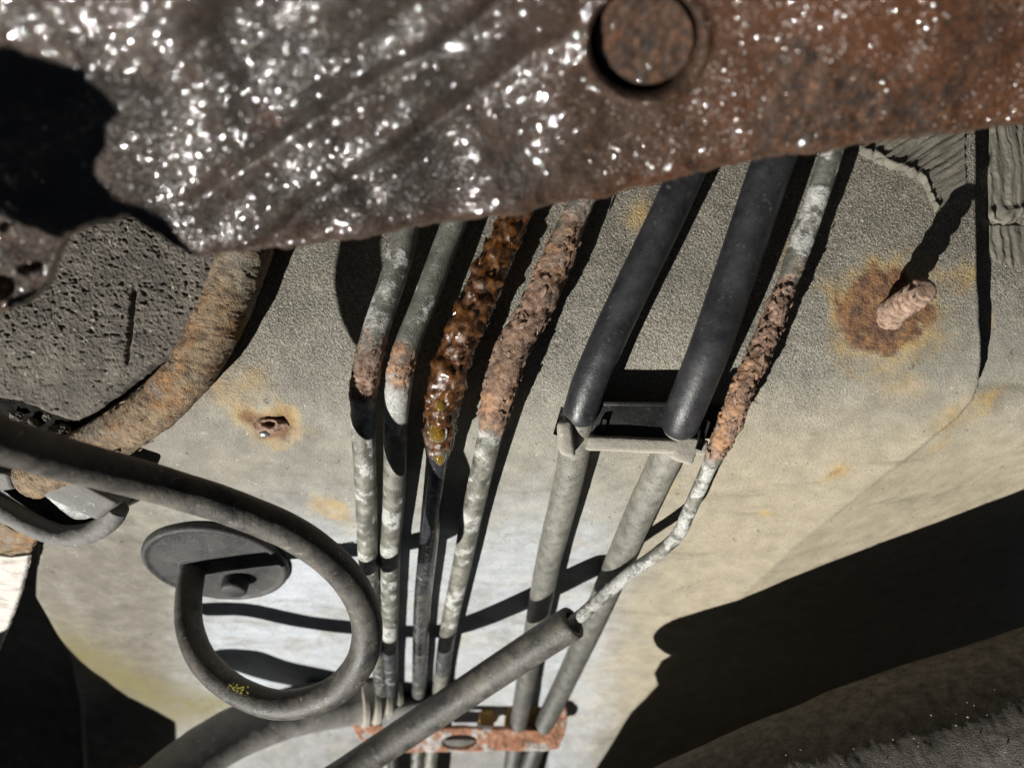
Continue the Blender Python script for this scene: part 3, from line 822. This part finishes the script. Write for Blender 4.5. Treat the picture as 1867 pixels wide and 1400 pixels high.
# third pipe, leaking
root = thing('metal_pipe', 'leaking pipe swollen with wet amber-brown rust, dark and oily below its drip', 'pipe', group=BL)
C3, pv3, _ = pipe_path([(985, 300, 6.0), (940, 395, 5.7), (905, 470, 6.0), (870, 550, 6.7), (835, 630, 8.1), (812, 710, 8.8), (803, 775, 8.9), (796, 850, 8.6), (786, 940, 8.2), (778, 1020, 8.0), (770, 1100, 8.0), (766, 1190, 8.0), (764, 1270, 8.0), (762, 1360, 8.0), (760, 1480, 8.0)], 560)
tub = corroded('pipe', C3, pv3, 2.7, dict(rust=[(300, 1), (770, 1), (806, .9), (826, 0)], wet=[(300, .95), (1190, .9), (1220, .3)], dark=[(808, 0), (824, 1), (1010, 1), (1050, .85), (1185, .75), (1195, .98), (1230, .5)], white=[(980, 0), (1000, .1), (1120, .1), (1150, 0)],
         dust=[(990, 0), (1050, .15), (1190, .15), (1250, .1)], swell=[(300, 1.0), (420, .9), (500, 1.4), (560, 1.7), (640, 1.3), (720, 1.5), (780, 1.2), (812, .7), (835, .2), (900, .15), (1100, .2)]), 241, root, 64, 0.55, 1.3)
flakes(tub, C3, pv3, 4.0, 400, 780, 24, 7, M['wetflake'], (0.6, 2.0))
# fourth pipe
root = thing('metal_pipe', 'pipe with a thick dry pinkish rust sleeve above its white-banded lower run', 'pipe', group=BL)
C, pv, _ = pipe_path([(1090, 300, 5.5), (1052, 385, 5.7), (1017, 470, 6.0), (978, 560, 6.8), (933, 640, 8.2), (909, 720, 8.8), (894, 790, 8.9), (878, 860, 8.6), (858, 950, 8.2), (840, 1040, 8.0), (825, 1110, 8.0), (812, 1180, 8.0), (802, 1260, 8.0), (790, 1350, 8.0), (775, 1480, 8.0)], 540)
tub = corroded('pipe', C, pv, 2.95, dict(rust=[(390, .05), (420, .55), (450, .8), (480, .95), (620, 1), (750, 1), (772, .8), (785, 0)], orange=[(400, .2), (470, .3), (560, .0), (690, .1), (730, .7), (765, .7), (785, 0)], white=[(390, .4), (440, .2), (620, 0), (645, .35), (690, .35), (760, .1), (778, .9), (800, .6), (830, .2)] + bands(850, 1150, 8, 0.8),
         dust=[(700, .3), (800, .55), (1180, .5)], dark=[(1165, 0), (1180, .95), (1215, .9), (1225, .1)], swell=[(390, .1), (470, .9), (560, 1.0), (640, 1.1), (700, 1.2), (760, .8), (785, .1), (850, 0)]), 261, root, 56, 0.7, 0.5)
flakes(tub, C, pv, 3.9, 430, 775, 46, 9, M['dryrust'], (0.8, 2.8))

# seventh: thin pipe on the right that ends in the rubber sleeve
root = thing('metal_pipe', 'thin kinked pipe crusted with orange-brown rust that enters the rubber sleeve', 'pipe', group=BL)
P7 = np.array([(1540, 200, 176.5), (1512, 290, 177), (1480, 390, 177.5), (1448, 480, 178), (1418, 560, 178), (1386, 640, 178), (1355, 710, 178.5), (1330, 775, 182), (1300, 835, 190), (1275, 890, 199), (1255, 935, 207), (1236, 975, 214), (1200, 1008, 219), (1150, 1044, 225), (1100, 1086, 230), (1040, 1138, 235), (1000, 1165, 238)], float)
S, _ = catmull(np.hstack([unproj(P7[:, 0], P7[:, 1], P7[:, 2]), P7[:, 1:2]]), 620)
C7, pv7 = S[:, :3], S[:, 3]
tub = corroded('pipe', C7, pv7, 2.2, dict(rust=[(470, 0), (500, .35), (520, .9), (560, 1), (790, 1), (822, .9), (832, 0)], orange=[(640, 0), (680, .4), (800, .5), (825, 0)], white=[(280, .4), (335, .5), (350, 1), (385, .8), (420, .25), (435, 1), (455, 1), (468, .1), (825, 0), (850, .7), (900, .4), (960, 1), (985, .8), (1010, .3), (1040, .95), (1100, .8), (1140, 1)],
         dust=[(300, .35), (480, .45), (830, .7), (1140, .7)], swell=[(300, .35), (480, .3), (520, .0), (560, .1), (640, .5), (720, .7), (790, .6), (825, .1), (850, -.35), (1140, -.3)]), 281, root, 48, 0.85, 0.7)
flakes(tub, C7, pv7, 2.6, 530, 825, 60, 11, M['dryrust'], (0.7, 2.4))

# fuel lines: rubber hose above the clip, dust-covered pipe below it
def fuel_line(label, up, low, ru, rl, seed):
    root = thing('fuel_line', label, 'hose', group='rubber covered lines in the black clip')
    C, pv, _ = pipe_path(up, 260)
    R = np.full(260, ru)
    R[-14:] *= np.sqrt(np.clip(1 - np.linspace(0, 1, 14) ** 2 * 0.9, 0, 1))
    me = tube_mesh('hose', C, R, 48, lambda P, a: 0.06 * fbm(P * 0.25, 3, seed))
    add_obj('rubber_hose', me, M['rubber'], root)
    C, pv, _ = pipe_path(low, 300)
    n = len(C)
    me = tube_mesh('lower', C, np.full(n, rl), 44, lambda P, a: 0.10 * fbm(P * 0.35, 3, seed + 3),
                   dict(rust=np.zeros(n), white=np.interp(pv, [800, 850, 1300], [0, .15, .05]), wet=np.zeros(n), orange=np.zeros(n),
                        dust=np.interp(pv, [750, 800, 950, 1100, 1180, 1300, 1400], [.8, .95, .85, .7, .5, .3, .2]), dark=np.interp(pv, [760, 800, 960, 1200, 1400], [.1, .05, .2, .45, .7])))
    add_obj('lower_pipe', me, M['pipe'], root)
fuel_line('satin black rubber hose on a dusty pipe, in the split end of the clip',
          [(1300, 200, 8.5), (1258, 300, 8.5), (1213, 400, 8.5), (1160, 510, 8.5), (1108, 620, 8.5), (1074, 700, 8.5), (1058, 752, 8.5), (1054, 775, 8.5)],
          [(1060, 735, 8.5), (1052, 790, 8.5), (1042, 850, 8.5), (1026, 920, 8.5), (1003, 1010, 8.5), (983, 1110, 8.5), (963, 1220, 8.5), (946, 1320, 8.5), (934, 1400, 8.5), (925, 1480, 8.5)], 4.25, 3.9, 301)
fuel_line('thicker glossy black rubber hose on a dusty pipe, over the middle of the clip',
          [(1455, 150, 12.0), (1425, 250, 12.0), (1390, 350, 12.0), (1340, 500, 12.0), (1292, 640, 12.0), (1256, 730, 11.6), (1240, 772, 10.9), (1233, 792, 10.6)],
          [(1248, 745, 11.3), (1228, 805, 10.4), (1200, 865, 9.5), (1160, 950, 9.0), (1112, 1060, 8.9), (1066, 1165, 8.8), (1024, 1255, 8.7), (988, 1330, 8.6), (962, 1400, 8.6), (940, 1480, 8.5)], 4.75, 4.1, 311)

# thick rusty pipe on the left
root = thing('exhaust_pipe', 'thick pale-rust pipe curving down beside the undercoating slab', 'pipe')
P0 = [(500, 330, 5.5), (463, 420, 5.5), (432, 500, 5.7), (400, 580, 5.8), (352, 668, 6.8), (292, 735, 7.8), (225, 785, 8.9), (150, 826, 9.9), (60, 870, 11.0)]
C, pv, _ = pipe_path(P0, 380)
n = len(C)
def d0(P, a):
    pits = fbm(P * np.array([0.55, 0.55, 1.1]), 4, 331)
    return 0.55 * fbm(P * 0.12, 3, 333) + 0.10 * pits + 0.22 * fbm(P * 0.8, 3, 335) - 1.6 * np.clip(0.045 - np.abs(fbm(P * np.array([0.3, 0.3, 0.5]), 3, 337)), 0, 1) * 6
tub = add_obj('tube', tube_mesh('tube', C, np.full(n, 5.9), 72, d0), M['oldrust'], root)
flakes(tub, C, pv, 6.0, 740, 830, 14, 13, M['oldrust'], (1.0, 3.0))

# ------------------------------------------------------------------ drip of fluid on the third pipe
def blob_mesh(name, c, rx, ry, rz, taper=0.0, n=24, m=32):
    th = np.linspace(0.02, np.pi - 0.02, n)
    a = np.linspace(0, 2 * np.pi, m, endpoint=False)
    z = np.cos(th)
    r = np.sin(th) * (1 - taper * z)
    V = np.stack([c[0] + rx * r[:, None] * np.cos(a), c[1] + ry * r[:, None] * np.sin(a), np.repeat(c[2] + rz * z[:, None], m, 1)], -1)
    return mesh_np(name, V, grid_faces(n, m, True))
root = thing('fluid_drip', 'clear amber drop of fluid hanging on the wet rusty pipe', 'fluid drop')
ci = np.argmin(np.abs(pv3 - 783)); c = C3[ci]
add_obj('drop', blob_mesh('drop', (c[0] - 0.1, c[1] - 3.6, c[2] + 0.3), 2.3, 2.0, 3.3, 0.25), M['fluid'], root)
ci = np.argmin(np.abs(pv3 - 822)); c = C3[ci]
add_obj('film', blob_mesh('film', (c[0] + 0.6, c[1] - 1.7, c[2] + 0.4), 2.3, 2.0, 4.2, -0.35), M['fluid'], root)
ci = np.argmin(np.abs(pv3 - 735)); c = C3[ci]
add_obj('bead', blob_mesh('bead', (c[0] - 0.2, c[1] - 3.6, c[2]), 1.5, 1.0, 1.9), M['fluid'], root)

# ------------------------------------------------------------------ rubber sleeve on the thin pipe
root = thing('rubber_sleeve', 'dusty black rubber sleeve with an open end slid over the thin pipe', 'sleeve')
PS = np.array([(1046, 1133, 235.0), (985, 1172, 239), (900, 1228, 246), (800, 1295, 253), (690, 1368, 258), (600, 1428, 256), (432, 1529, 246), (259, 1557, 239), (150, 1500, 235), (40, 1530, 232)], float)
C, _ = catmull(unproj(PS[:, 0], PS[:, 1], PS[:, 2]), 300)
T, N, B = frames(C)
a = np.linspace(0, 2 * np.pi, 48, endpoint=False)
ring = lambda i, r, back=0.0: C[i] + T[i] * back + r * (np.cos(a)[:, None] * N[i] + np.sin(a)[:, None] * B[i])
rows = [ring(0, 3.3, 14), ring(0, 3.3, 6), ring(0, 3.4, 0.7), ring(0, 3.7, 0.1), ring(0, 4.6, -0.1), ring(0, 5.0, 0.3)] + [ring(i, 5.15) for i in range(2, 300)]
V = np.stack(rows)
V = V + 0.12 * fbm(V * 0.4, 3, 351)[..., None] * np.array([0.3, -0.9, 0.3])
add_obj('sleeve', mesh_np('sleeve', V, grid_faces(len(rows), 48, True)), M['dustrub'], root)

# ------------------------------------------------------------------ looped hose and its grommet
PH = np.array([(-160, 742, 114), (-60, 776, 124), (0, 802, 130), (130, 840, 144), (250, 872, 156), (335, 897, 162.5), (430, 928, 168), (547, 980, 175), (632, 1052, 186), (668, 1130, 196), (658, 1205, 202), (605, 1262, 207),
               (520, 1285, 212), (440, 1263, 217), (376, 1212, 222), (347, 1150, 228), (344, 1090, 235), (352, 1035, 243), (354, 1015, 246)], float)
C, _ = catmull(unproj(PH[:, 0], PH[:, 1], PH[:, 2]), 420)
root = thing('breather_hose', 'black rubber hose curling in a loop down to the round grommet', 'hose')
add_obj('hose', tube_mesh('hose', C, np.full(len(C), 3.95), 48, lambda P, a: 0.07 * fbm(P * 0.4, 3, 361)), M['dustrub'], root)
# grommet lying on the sloping sheet
gc = on_panel(395, 1026, 2.0)
e1 = on_panel(460, 1026, 2.0) - on_panel(330, 1026, 2.0); e1 /= np.linalg.norm(e1)
e2 = on_panel(395, 990, 2.0) - on_panel(395, 1062, 2.0); e2 -= e1 * np.dot(e1, e2); e2 /= np.linalg.norm(e2)
nn = np.cross(e2, e1)
if nn[1] > 0: nn = -nn
root = thing('rubber_grommet', 'round dusty black rubber grommet on the sheet inside the hose loop', 'grommet')
def lathe(name, c, prof, seg=72, rough=0.0, seed=0):
    a = np.linspace(0, 2 * np.pi, seg, endpoint=False)
    V = np.stack([c + r * (np.cos(a)[:, None] * e1 + np.sin(a)[:, None] * e2) + h * nn for r, h in prof])
    if rough: V = V + nn * (rough * fbm(V * 0.5, 3, seed))[..., None]
    return mesh_np(name, V, grid_faces(len(prof), seg, True))
RG = 22.3
add_obj('flange', lathe('flange', gc, [(RG - 1, -2.5), (RG, -1.5), (RG, 0.6), (RG - .5, 1.4), (RG - 1.4, 1.7), (RG - 1.9, 1.2), (RG - 3, 1.0), (15, 1.3), (9, 1.7), (3, 1.9), (0.05, 1.9)], rough=0.12, seed=4), M['grommet'], root)
g1 = on_panel(356, 1030, 3.6)
add_obj('collar', lathe('collar', g1, [(5.3, -.6), (5.3, .5), (4.9, 1.0), (4.1, 1.0), (3.9, .2)], 40), M['grommet'], root)
g2 = on_panel(432, 1052, 3.6)
add_obj('nipple', lathe('nipple', g2, [(4.3, -.5), (4.2, 4.0), (3.9, 5.0), (3.3, 5.3), (0.05, 5.4)], 36), M['grommet'], root)

# ------------------------------------------------------------------ black clip holding the two hoses
root = thing('hose_clip', 'black plastic clip bar with a dirt-covered lip holding the two rubber hoses', 'clip')
bp = add_obj('back_plate', px_box('plate', [(1084, 734), (1318, 734), (1312, 800), (1078, 800)], 189.2, [192, 192, 198, 198], bevel=0.5), M['plastic'], root)
add_obj('upper_rib', px_box('rib', [(1100, 731), (1222, 732), (1222, 741), (1100, 740)], 188.3, 190.5, bevel=0.3), M['plastic'], bp)
add_obj('lower_lip', px_box('lip', [(1074, 794), (1294, 803), (1288, 830), (1070, 822)], 187.2, [195, 195, 204, 204], bevel=0.7, cuts=3, rough=0.35, seed=5), M['dirtyplastic'], root)
def saddle(cx, cy, d, r, a0, a1, w):
    c = unproj(cx, cy, d)
    a = np.radians(np.linspace(a0, a1, 26))
    ax = np.array([0.28, 0.0, 0.96]); s = np.cross(ax, [0, 1, 0]); s /= np.linalg.norm(s)
    V = []
    for t in a:
        dv = math.cos(t) * s + math.sin(t) * np.array([0, -1.0, 0])
        V.append([c + dv * r - ax * w, c + dv * r + ax * w, c + dv * (r + 1.5) + ax * w, c + dv * (r + 1.5) - ax * w])
    return mesh_np('saddle', np.array(V), grid_faces(26, 4, True))
add_obj('saddle', saddle(1053, 778, 189.5, 5.0, 165, 320, 3.6), M['plastic'], root)
add_obj('saddle', saddle(1235, 780, 187, 5.5, 165, 320, 3.6), M['plastic'], root)
add_obj('end_lip', px_box('end', [(1018, 770), (1044, 762), (1050, 836), (1022, 830)], 186.5, [193, 193, 203, 203], bevel=1.2, seg=3, cuts=2, rough=0.3, seed=6), M['dirtyplastic'], root)
add_obj('end_lip', px_box('end', [(1240, 790), (1285, 800), (1262, 850), (1222, 836)], 187, [195, 195, 206, 206], bevel=1.0, seg=3, cuts=2, rough=0.3, seed=7), M['dirtyplastic'], root)

# ------------------------------------------------------------------ threaded stud and broken rivet
root = thing('threaded_stud', 'stubby rust-eaten threaded stud standing in a brown rust stain', 'stud')
b0 = on_panel(1622, 572, -1.0); tip = unproj(1687, 528, b0[1] - 19.0)
ax = (tip - b0); L = np.linalg.norm(ax); ax /= L
n = 150
C = b0 + ax * np.linspace(0, L, n)[:, None]
s = np.linspace(0, L, n)
R = np.full(n, 2.85) - 0.01 * s
R[-10:] -= np.linspace(0, 0.8, 10)
def dst(P, a):
    th = 1.0 * np.abs(np.sin(np.pi * s[:, None] / 2.6 + 0.5 * a[None, :])) ** 0.6 - 0.5 * sstep(1.5, 3, s)[:, None]
    cr = fbm(P * 0.9, 3, 371)
    return th + 0.2 * cr - 2.6 * np.clip(-fbm(P * 0.5, 3, 373) - 0.22, 0, 1) * sstep(6, 14, s)[:, None]
aa = np.linspace(0, 2 * np.pi, 48, endpoint=False)
gro = (1 - sstep(0.0, 0.55, np.abs(np.sin(np.pi * s[:, None] / 2.6 + 0.5 * aa[None, :])))) * sstep(1.5, 3, s)[:, None]
gro = np.clip(gro * (0.8 + 0.7 * vnoise(np.stack([C[:, None, 0] + 0 * aa, 3 * np.cos(aa) + 0 * s[:, None], s[:, None] + 0 * aa], -1) * 0.8, 4)), 0, 1)
thr = add_obj('thread', tube_mesh('stud', C, R, 48, dst, dict(groove=gro)), M['studrust'], root)
tc = C[-1] + ax * 0.05
root_s = root
flakes(thr, C, np.linspace(0, 100, n), 2.8, 70, 99, 10, 17, M['pinkrust'], (0.5, 1.2), 'rust_flake')
nut = tube_mesh('foot', b0 + ax * np.linspace(0, 3.2, 10)[:, None], np.array([4.2, 4.1, 3.9, 3.6, 3.3, 3.1, 3.0, 2.9, 2.8, 2.7]), 40, lambda P, a: 0.35 * fbm(P * 0.6, 3, 375))
add_obj('weld_foot', nut, M['pinkrust'], root)

root = thing('broken_rivet', 'small rusted-through rivet with a bright worn spot in an ochre stain', 'rivet')
rc = on_panel(492, 772)
t = np.linspace(0, 2 * np.pi, 40, endpoint=False)
prof = [(5.6, .5), (4.6, -.3), (3.6, -.9), (2.9, -1.3), (2.2, -.9), (1.5, .8), (0.1, 1.6)]
V = np.stack([rc + np.stack([r * 0.8 * np.cos(t), np.full(40, h), r * 0.5 * np.sin(t)], -1) for r, h in prof])
V[..., 1] += 1.1 * fbm(V * 0.5, 4, 381)
V[..., 0] += 0.9 * fbm(V * 0.35, 3, 383); V[..., 2] += 0.9 * fbm(V * 0.35, 3, 385)
add_obj('crater', mesh_np('crater', V, grid_faces(len(prof), 40, True)), M['dryrust'], root)
rc = on_panel(483, 789, 1.0)
add_obj('bright_spot', blob_mesh('spot', rc, 1.7, 1.0, 1.2), M['bright'], root)

# ------------------------------------------------------------------ lower hose, retainer and strap at the bottom
root = thing('coolant_hose', 'fat dusty rubber hose with a ribbed pale end collar below the loop', 'hose')
PL = np.array([(120, 1600, 262), (230, 1490, 272), (330, 1400, 284), (430, 1335, 296), (530, 1298, 306), (620, 1280, 314), (672, 1272, 318)], float)
C, _ = catmull(unproj(PL[:, 0], PL[:, 1], PL[:, 2]), 200)
add_obj('hose', tube_mesh('hose', C, np.full(200, 9.6), 56, lambda P, a: 0.25 * fbm(P * 0.2, 3, 391)), M['greyrub'], root)
PC = np.array([(655, 1275, 316), (690, 1268, 319), (724, 1262, 322)], float)
C, u = catmull(unproj(PC[:, 0], PC[:, 1], PC[:, 2]), 70)
add_obj('end_collar', tube_mesh('collar', C, 10.3 + 0.55 * np.sign(np.sin(u * 2 * np.pi / 4.6)), 56), M['dirtyplastic'], root)

root = thing('pipe_retainer', 'dark plastic retainer block with a pale scuffed lower lip under the pipe ends', 'retainer')
add_obj('block', px_box('block', [(722, 1250), (845, 1236), (838, 1285), (705, 1300)], [322, 318, 318, 322], 352, bevel=1.0), M['plastic'], root)
add_obj('lip', px_box('lip', [(690, 1296), (850, 1262), (858, 1286), (700, 1330)], [312, 308, 308, 312], 326, bevel=1.0, cuts=3, rough=0.8, seed=8), M['greyplastic'], root)
add_obj('foot', px_box('foot', [(648, 1300), (700, 1298), (700, 1322), (652, 1320)], 316, 345, bevel=0.8), M['plastic'], root)

root = thing('strap_bracket', 'orange rusted strap with flaking white paint and an oval hole across the pipes', 'bracket')
out = [(640, 1318), (700, 1322), (760, 1328), (840, 1326), (900, 1328), (960, 1330), (1000, 1330), (1008, 1316), (1014, 1296), (1024, 1282), (1034, 1292), (1034, 1318), (1028, 1342), (1018, 1366), (990, 1369), (900, 1369), (820, 1371), (740, 1372), (680, 1362), (652, 1346)]
add_obj('strap', plate_mesh('strap', out, [ellipse(838, 1352, 32, 13, 26, -0.05)], lambda x, y: 324 + 0.004 * (x - 840), 3.0, 8.0, 0.35, 3), M['strap'], root)
add_obj('hole_backing', px_box('backing', [(800, 1336), (876, 1336), (876, 1369), (800, 1369)], 328.5, 331, bevel=0.3), M['greyplastic'], root)
for x0, x1, y0, y1 in ((868, 902, 1298, 1334), (918, 938, 1276, 1334), (952, 982, 1282, 1334), (1002, 1028, 1288, 1336)):
    add_obj('spacer', px_box('spacer', [(x0 + 8, y0), (x1, y0 - 4), (x1 - 2, y1), (x0, y1)], 329, 350, bevel=1.6, seg=3), M['ochre'], root)

# ------------------------------------------------------------------ left side: buckle, rusty flange, debris
root = thing('plastic_buckle', 'worn grey plastic buckle with dark slots under the looped hose', 'buckle')
def bar(name, pts, r, flat=1.0, seed=0, mat='greyplastic'):
    P = np.array(pts, float)
    C, _ = catmull(unproj(P[:, 0], P[:, 1], P[:, 2]), 80)
    add_obj(name, tube_mesh(name, C, np.full(80, r), 28, lambda q, a: 0.2 * fbm(q * 0.5, 3, seed)), M[mat], root)
bar('rim', [(-60, 890, 200), (0, 925, 203), (55, 955, 206), (110, 975, 209), (160, 972, 209), (196, 952, 207), (216, 925, 205)], 2.9, seed=401)
add_obj('band', px_box('band', [(32, 884), (96, 852), (214, 914), (176, 950)], [197, 195, 199, 201], [206, 203, 208, 211], bevel=1.2, seg=3, cuts=3, rough=0.4, seed=9), M['greyplastic'], root)
add_obj('body', px_box('body', [(-80, 850), (100, 856), (216, 924), (120, 972)], [204, 203, 206, 211], [215, 212, 222, 230], bevel=1.0), M['plastic'], root)
add_obj('side_tab', px_box('tab', [(-70, 850), (14, 862), (22, 892), (-70, 905)], [196, 196, 199, 201], 209, bevel=1.2, seg=3), M['greyplastic'], root)

root = thing('rusty_flange', 'white-painted steel flange with orange rust along its top, beside the dark gap', 'flange')
fd = lambda x, y: float(on_panel(max(x, -60), y, 11.0)[1])
add_obj('painted_face', plate_mesh('painted_face', [(-140, 1012), (-40, 1008), (20, 1016), (52, 1012), (36, 1080), (18, 1130), (-4, 1185), (-60, 1290), (-140, 1290)], [], fd, 2.2, 8.0, 0.35, 411), M['whitepaint'], root)
add_obj('rust_band', plate_mesh('rust_band', [(-140, 905), (0, 928), (50, 934), (80, 938), (68, 975), (54, 1006), (20, 1011), (-40, 1003), (-140, 1007)], [], fd, 2.2, 8.0, 0.7, 413), M['oldrust'], root)

# crumbs lying in the gap under the undercoating slab
g = np.random.default_rng(21)
crumb_root = None
for k, (cx, cy, s) in enumerate(((110, 790, 3.2), (60, 775, 2.0), (30, 760, 1.6), (140, 812, 2.2), (85, 760, 1.3), (20, 785, 1.4), (165, 800, 1.7))):
    c = on_panel(cx, cy, 3.0)
    th = np.linspace(0.05, np.pi - .05, 12); a = np.linspace(0, 2 * np.pi, 16, endpoint=False)
    V = np.stack([np.sin(th)[:, None] * np.cos(a), np.sin(th)[:, None] * np.sin(a), np.repeat(np.cos(th)[:, None], 16, 1)], -1)
    V = V * s * (1 + 0.7 * fbm(V * 1.6 + k * 9, 3, 5))[..., None] * np.array([1, .7, .8]) + c
    o = add_obj('dirt_crumb', mesh_np('crumb', V, grid_faces(12, 16, True), smooth=False), M['pad'])
    tag(o, 'crumb of dark undercoating stuck below the slab edge behind the looped hose', 'dirt', 'crumbs below the undercoating slab')

# rusty bracket low on the left, in the dark
root = thing('steel_bracket', 'rusty steel bracket tucked in the shadow by the fat lower hose', 'bracket')
add_obj('tab', px_box('tab', [(205, 1335), (270, 1328), (275, 1345), (215, 1372)], [340, 340, 345, 345], 375, bevel=0.8, cuts=2, rough=0.5, seed=4), M['dryrust'], root)
add_obj('web', px_box('web', [(215, 1362), (300, 1345), (300, 1480), (230, 1480)], 345, 380, bevel=0.8, cuts=2, rough=0.4, seed=5), M['dryrust'], root)

# ------------------------------------------------------------------ mud-crusted tube at the lower right
PT = np.array([(1095, 1622, 246), (1305, 1523, 238), (1612, 1399, 232), (1919, 1299, 230), (2220, 1205, 228)], float)
C, _ = catmull(unproj(PT[:, 0], PT[:, 1], PT[:, 2]), 380)
def dt(P, a):
    px, py = project(P)
    c = fbm(P * 0.7, 4, 421)
    m = 0.4 + 0.6 * sstep(-1.2, 0.1, np.sin(a)[None, :] * 0 - np.cos(a)[None, :] * 0)
    return 0.5 * fbm(P * 0.07, 3, 423) + 0.12 * c + 0.2 * np.clip(fbm(P * 0.45, 3, 425) - .15, 0, 1)
root = thing('crusted_tube', 'thick round tube caked with dark crumbly mud below the shaded sheet', 'tube')
add_obj('tube', tube_mesh('tube', C, np.full(380, 24.0), 170, dt), M['crust'], root)
# grit sprinkled over the crust
T, N, B = frames(C)
g = np.random.default_rng(33)
tet = np.array([(1, 1, 1), (1, -1, -1), (-1, 1, -1), (-1, -1, 1)], float)
Vs, Fs = [], []
for k in range(260):
    i = g.integers(90, 370); a = g.uniform(-0.5, 1.9)
    d = math.cos(a) * N[i] + math.sin(a) * (-B[i] if B[i][2] < 0 else B[i])
    c = C[i] + d * (24.3 + g.uniform(-.2, .6))
    s = g.uniform(0.10, 0.26)
    Vs.append(c + tet * s * g.uniform(.6, 1.3, (4, 3)))
    Fs.append(np.array([(0, 1, 2), (0, 3, 1), (0, 2, 3), (1, 3, 2)]) + 4 * k)
o = add_obj('grit', mesh_np('grit', np.array(Vs), np.vstack(Fs), smooth=False), M['grit'], root)
o['kind'] = 'stuff'

# ------------------------------------------------------------------ unseen plates added only to cast shadows, cut to those shadows
def caster(name, poly, surf, t, thick, mat, parent=None):
    bm = bmesh.new()
    q = []
    for a, b in zip(poly, poly[1:] + poly[:1]):
        a, b = np.array(a, float), np.array(b, float)
        m = max(1, int(np.linalg.norm(b - a) / 25))
        q += [a + (b - a) * k / m for k in range(m)]
    pts = []
    for x, y in q:
        p = surf(x, y) - SUN * t
        pts.append(p)
    pts = np.array(pts)
    pts = pts + 0.5 * np.stack([vnoise(pts * 0.3, 1), vnoise(pts * 0.3, 2), vnoise(pts * 0.3, 3)], -1)
    c = pts.mean(0)
    k = pts - c
    u, sv, vt = np.linalg.svd(k)
    vs = [bm.verts.new(Vector(p) / 1000) for p in pts]
    es = [bm.edges.new((vs[i], vs[(i + 1) % len(vs)])) for i in range(len(vs))]
    bmesh.ops.triangle_fill(bm, edges=es, use_beauty=True)
    r = bmesh.ops.extrude_face_region(bm, geom=list(bm.faces))
    for e in r['geom']:
        if isinstance(e, bmesh.types.BMVert): e.co -= Vector(SUN) * thick / 1000
    bmesh.ops.recalc_face_normals(bm, faces=bm.faces)
    me = bpy.data.meshes.new(name); bm.to_mesh(me); bm.free()
    return add_obj(name, me, mat, parent)
beam_shadow = [(-260, 40), (-150, 60), (0, 80), (100, 98), (175, 108), (210, 160), (216, 205), (188, 235), (182, 270), (160, 330), (215, 368), (265, 392), (308, 425), (372, 474), (390, 500), (330, 486), (280, 464), (225, 425), (165, 436), (110, 436), (60, 408), (0, 378), (-120, 340), (-260, 300)]
tag(caster('beam_shade_caster', beam_shadow, lambda x, y: unproj(x, y, beam_depth(x, y)), 66, 4.0, M['dryrust']), 'unseen plate added to shade the crossmember end', 'shadow caster')  # added blocker outside the view, outlined from the shadow on the crossmember
low = [(-260, 1150), (-60, 1160), (62, 1110), (150, 1205), (235, 1270), (318, 1318), (330, 1400), (340, 1750), (-500, 1750), (-500, 1120)]
tag(caster('corner_shade_caster', low, lambda x, y: on_panel(x, y), 112, 4.0, M['dryrust']), 'unseen plate added to shade the sheet beside the fat lower hose', 'plate')  # added blocker outside the view that darkens the lower-left corner

under = [(1330, 1160), (1245, 1180), (1205, 1205), (1192, 1228), (1200, 1248), (1150, 1300), (1088, 1400), (1060, 1500), (1500, 1560), (2050, 1560), (2050, 930), (1700, 1015), (1500, 1085), (1400, 1125)]
caster('sheet_shade_caster', under, lambda x, y: on_panel(x, y), 78, 4.0, M['crust'], bpy.data.objects['crusted_tube'])  # added blocker behind the tube, fills out the shadow on the sheet

g = np.random.default_rng(5)
hose = bpy.data.objects['breather_hose']
PHc, _ = catmull(unproj(PH[:, 0], PH[:, 1], PH[:, 2]), 420)
t = NT('moss_and_shadow_fade')
M['moss_and_shadow_fade'] = t.out(Base_Color=t.ramp(t.noise(900, 4), [(0.3, (0.10, 0.10, 0.015)), (0.7, (0.36, 0.33, 0.06))]), Roughness=0.95)
ppx, ppy = project(PHc)
bm = bmesh.new()
for k in range(90):
    x, y = 432 + g.normal(0, 11), 1258 + g.normal(0, 6)
    i = np.argmin((ppx - x) ** 2 + (ppy - y) ** 2)
    c = unproj(x, y, PHc[i, 1] - 3.85)
    r = bmesh.ops.create_icosphere(bm, subdivisions=1, radius=g.uniform(0.15, 0.45) / 1000)
    for v in r['verts']: v.co += Vector(c) / 1000
me = bpy.data.meshes.new('moss_and_shadow_fade'); bm.to_mesh(me); bm.free()
o = add_obj('moss_patch', me, M['moss_and_shadow_fade'], hose); o['kind'] = 'stuff'
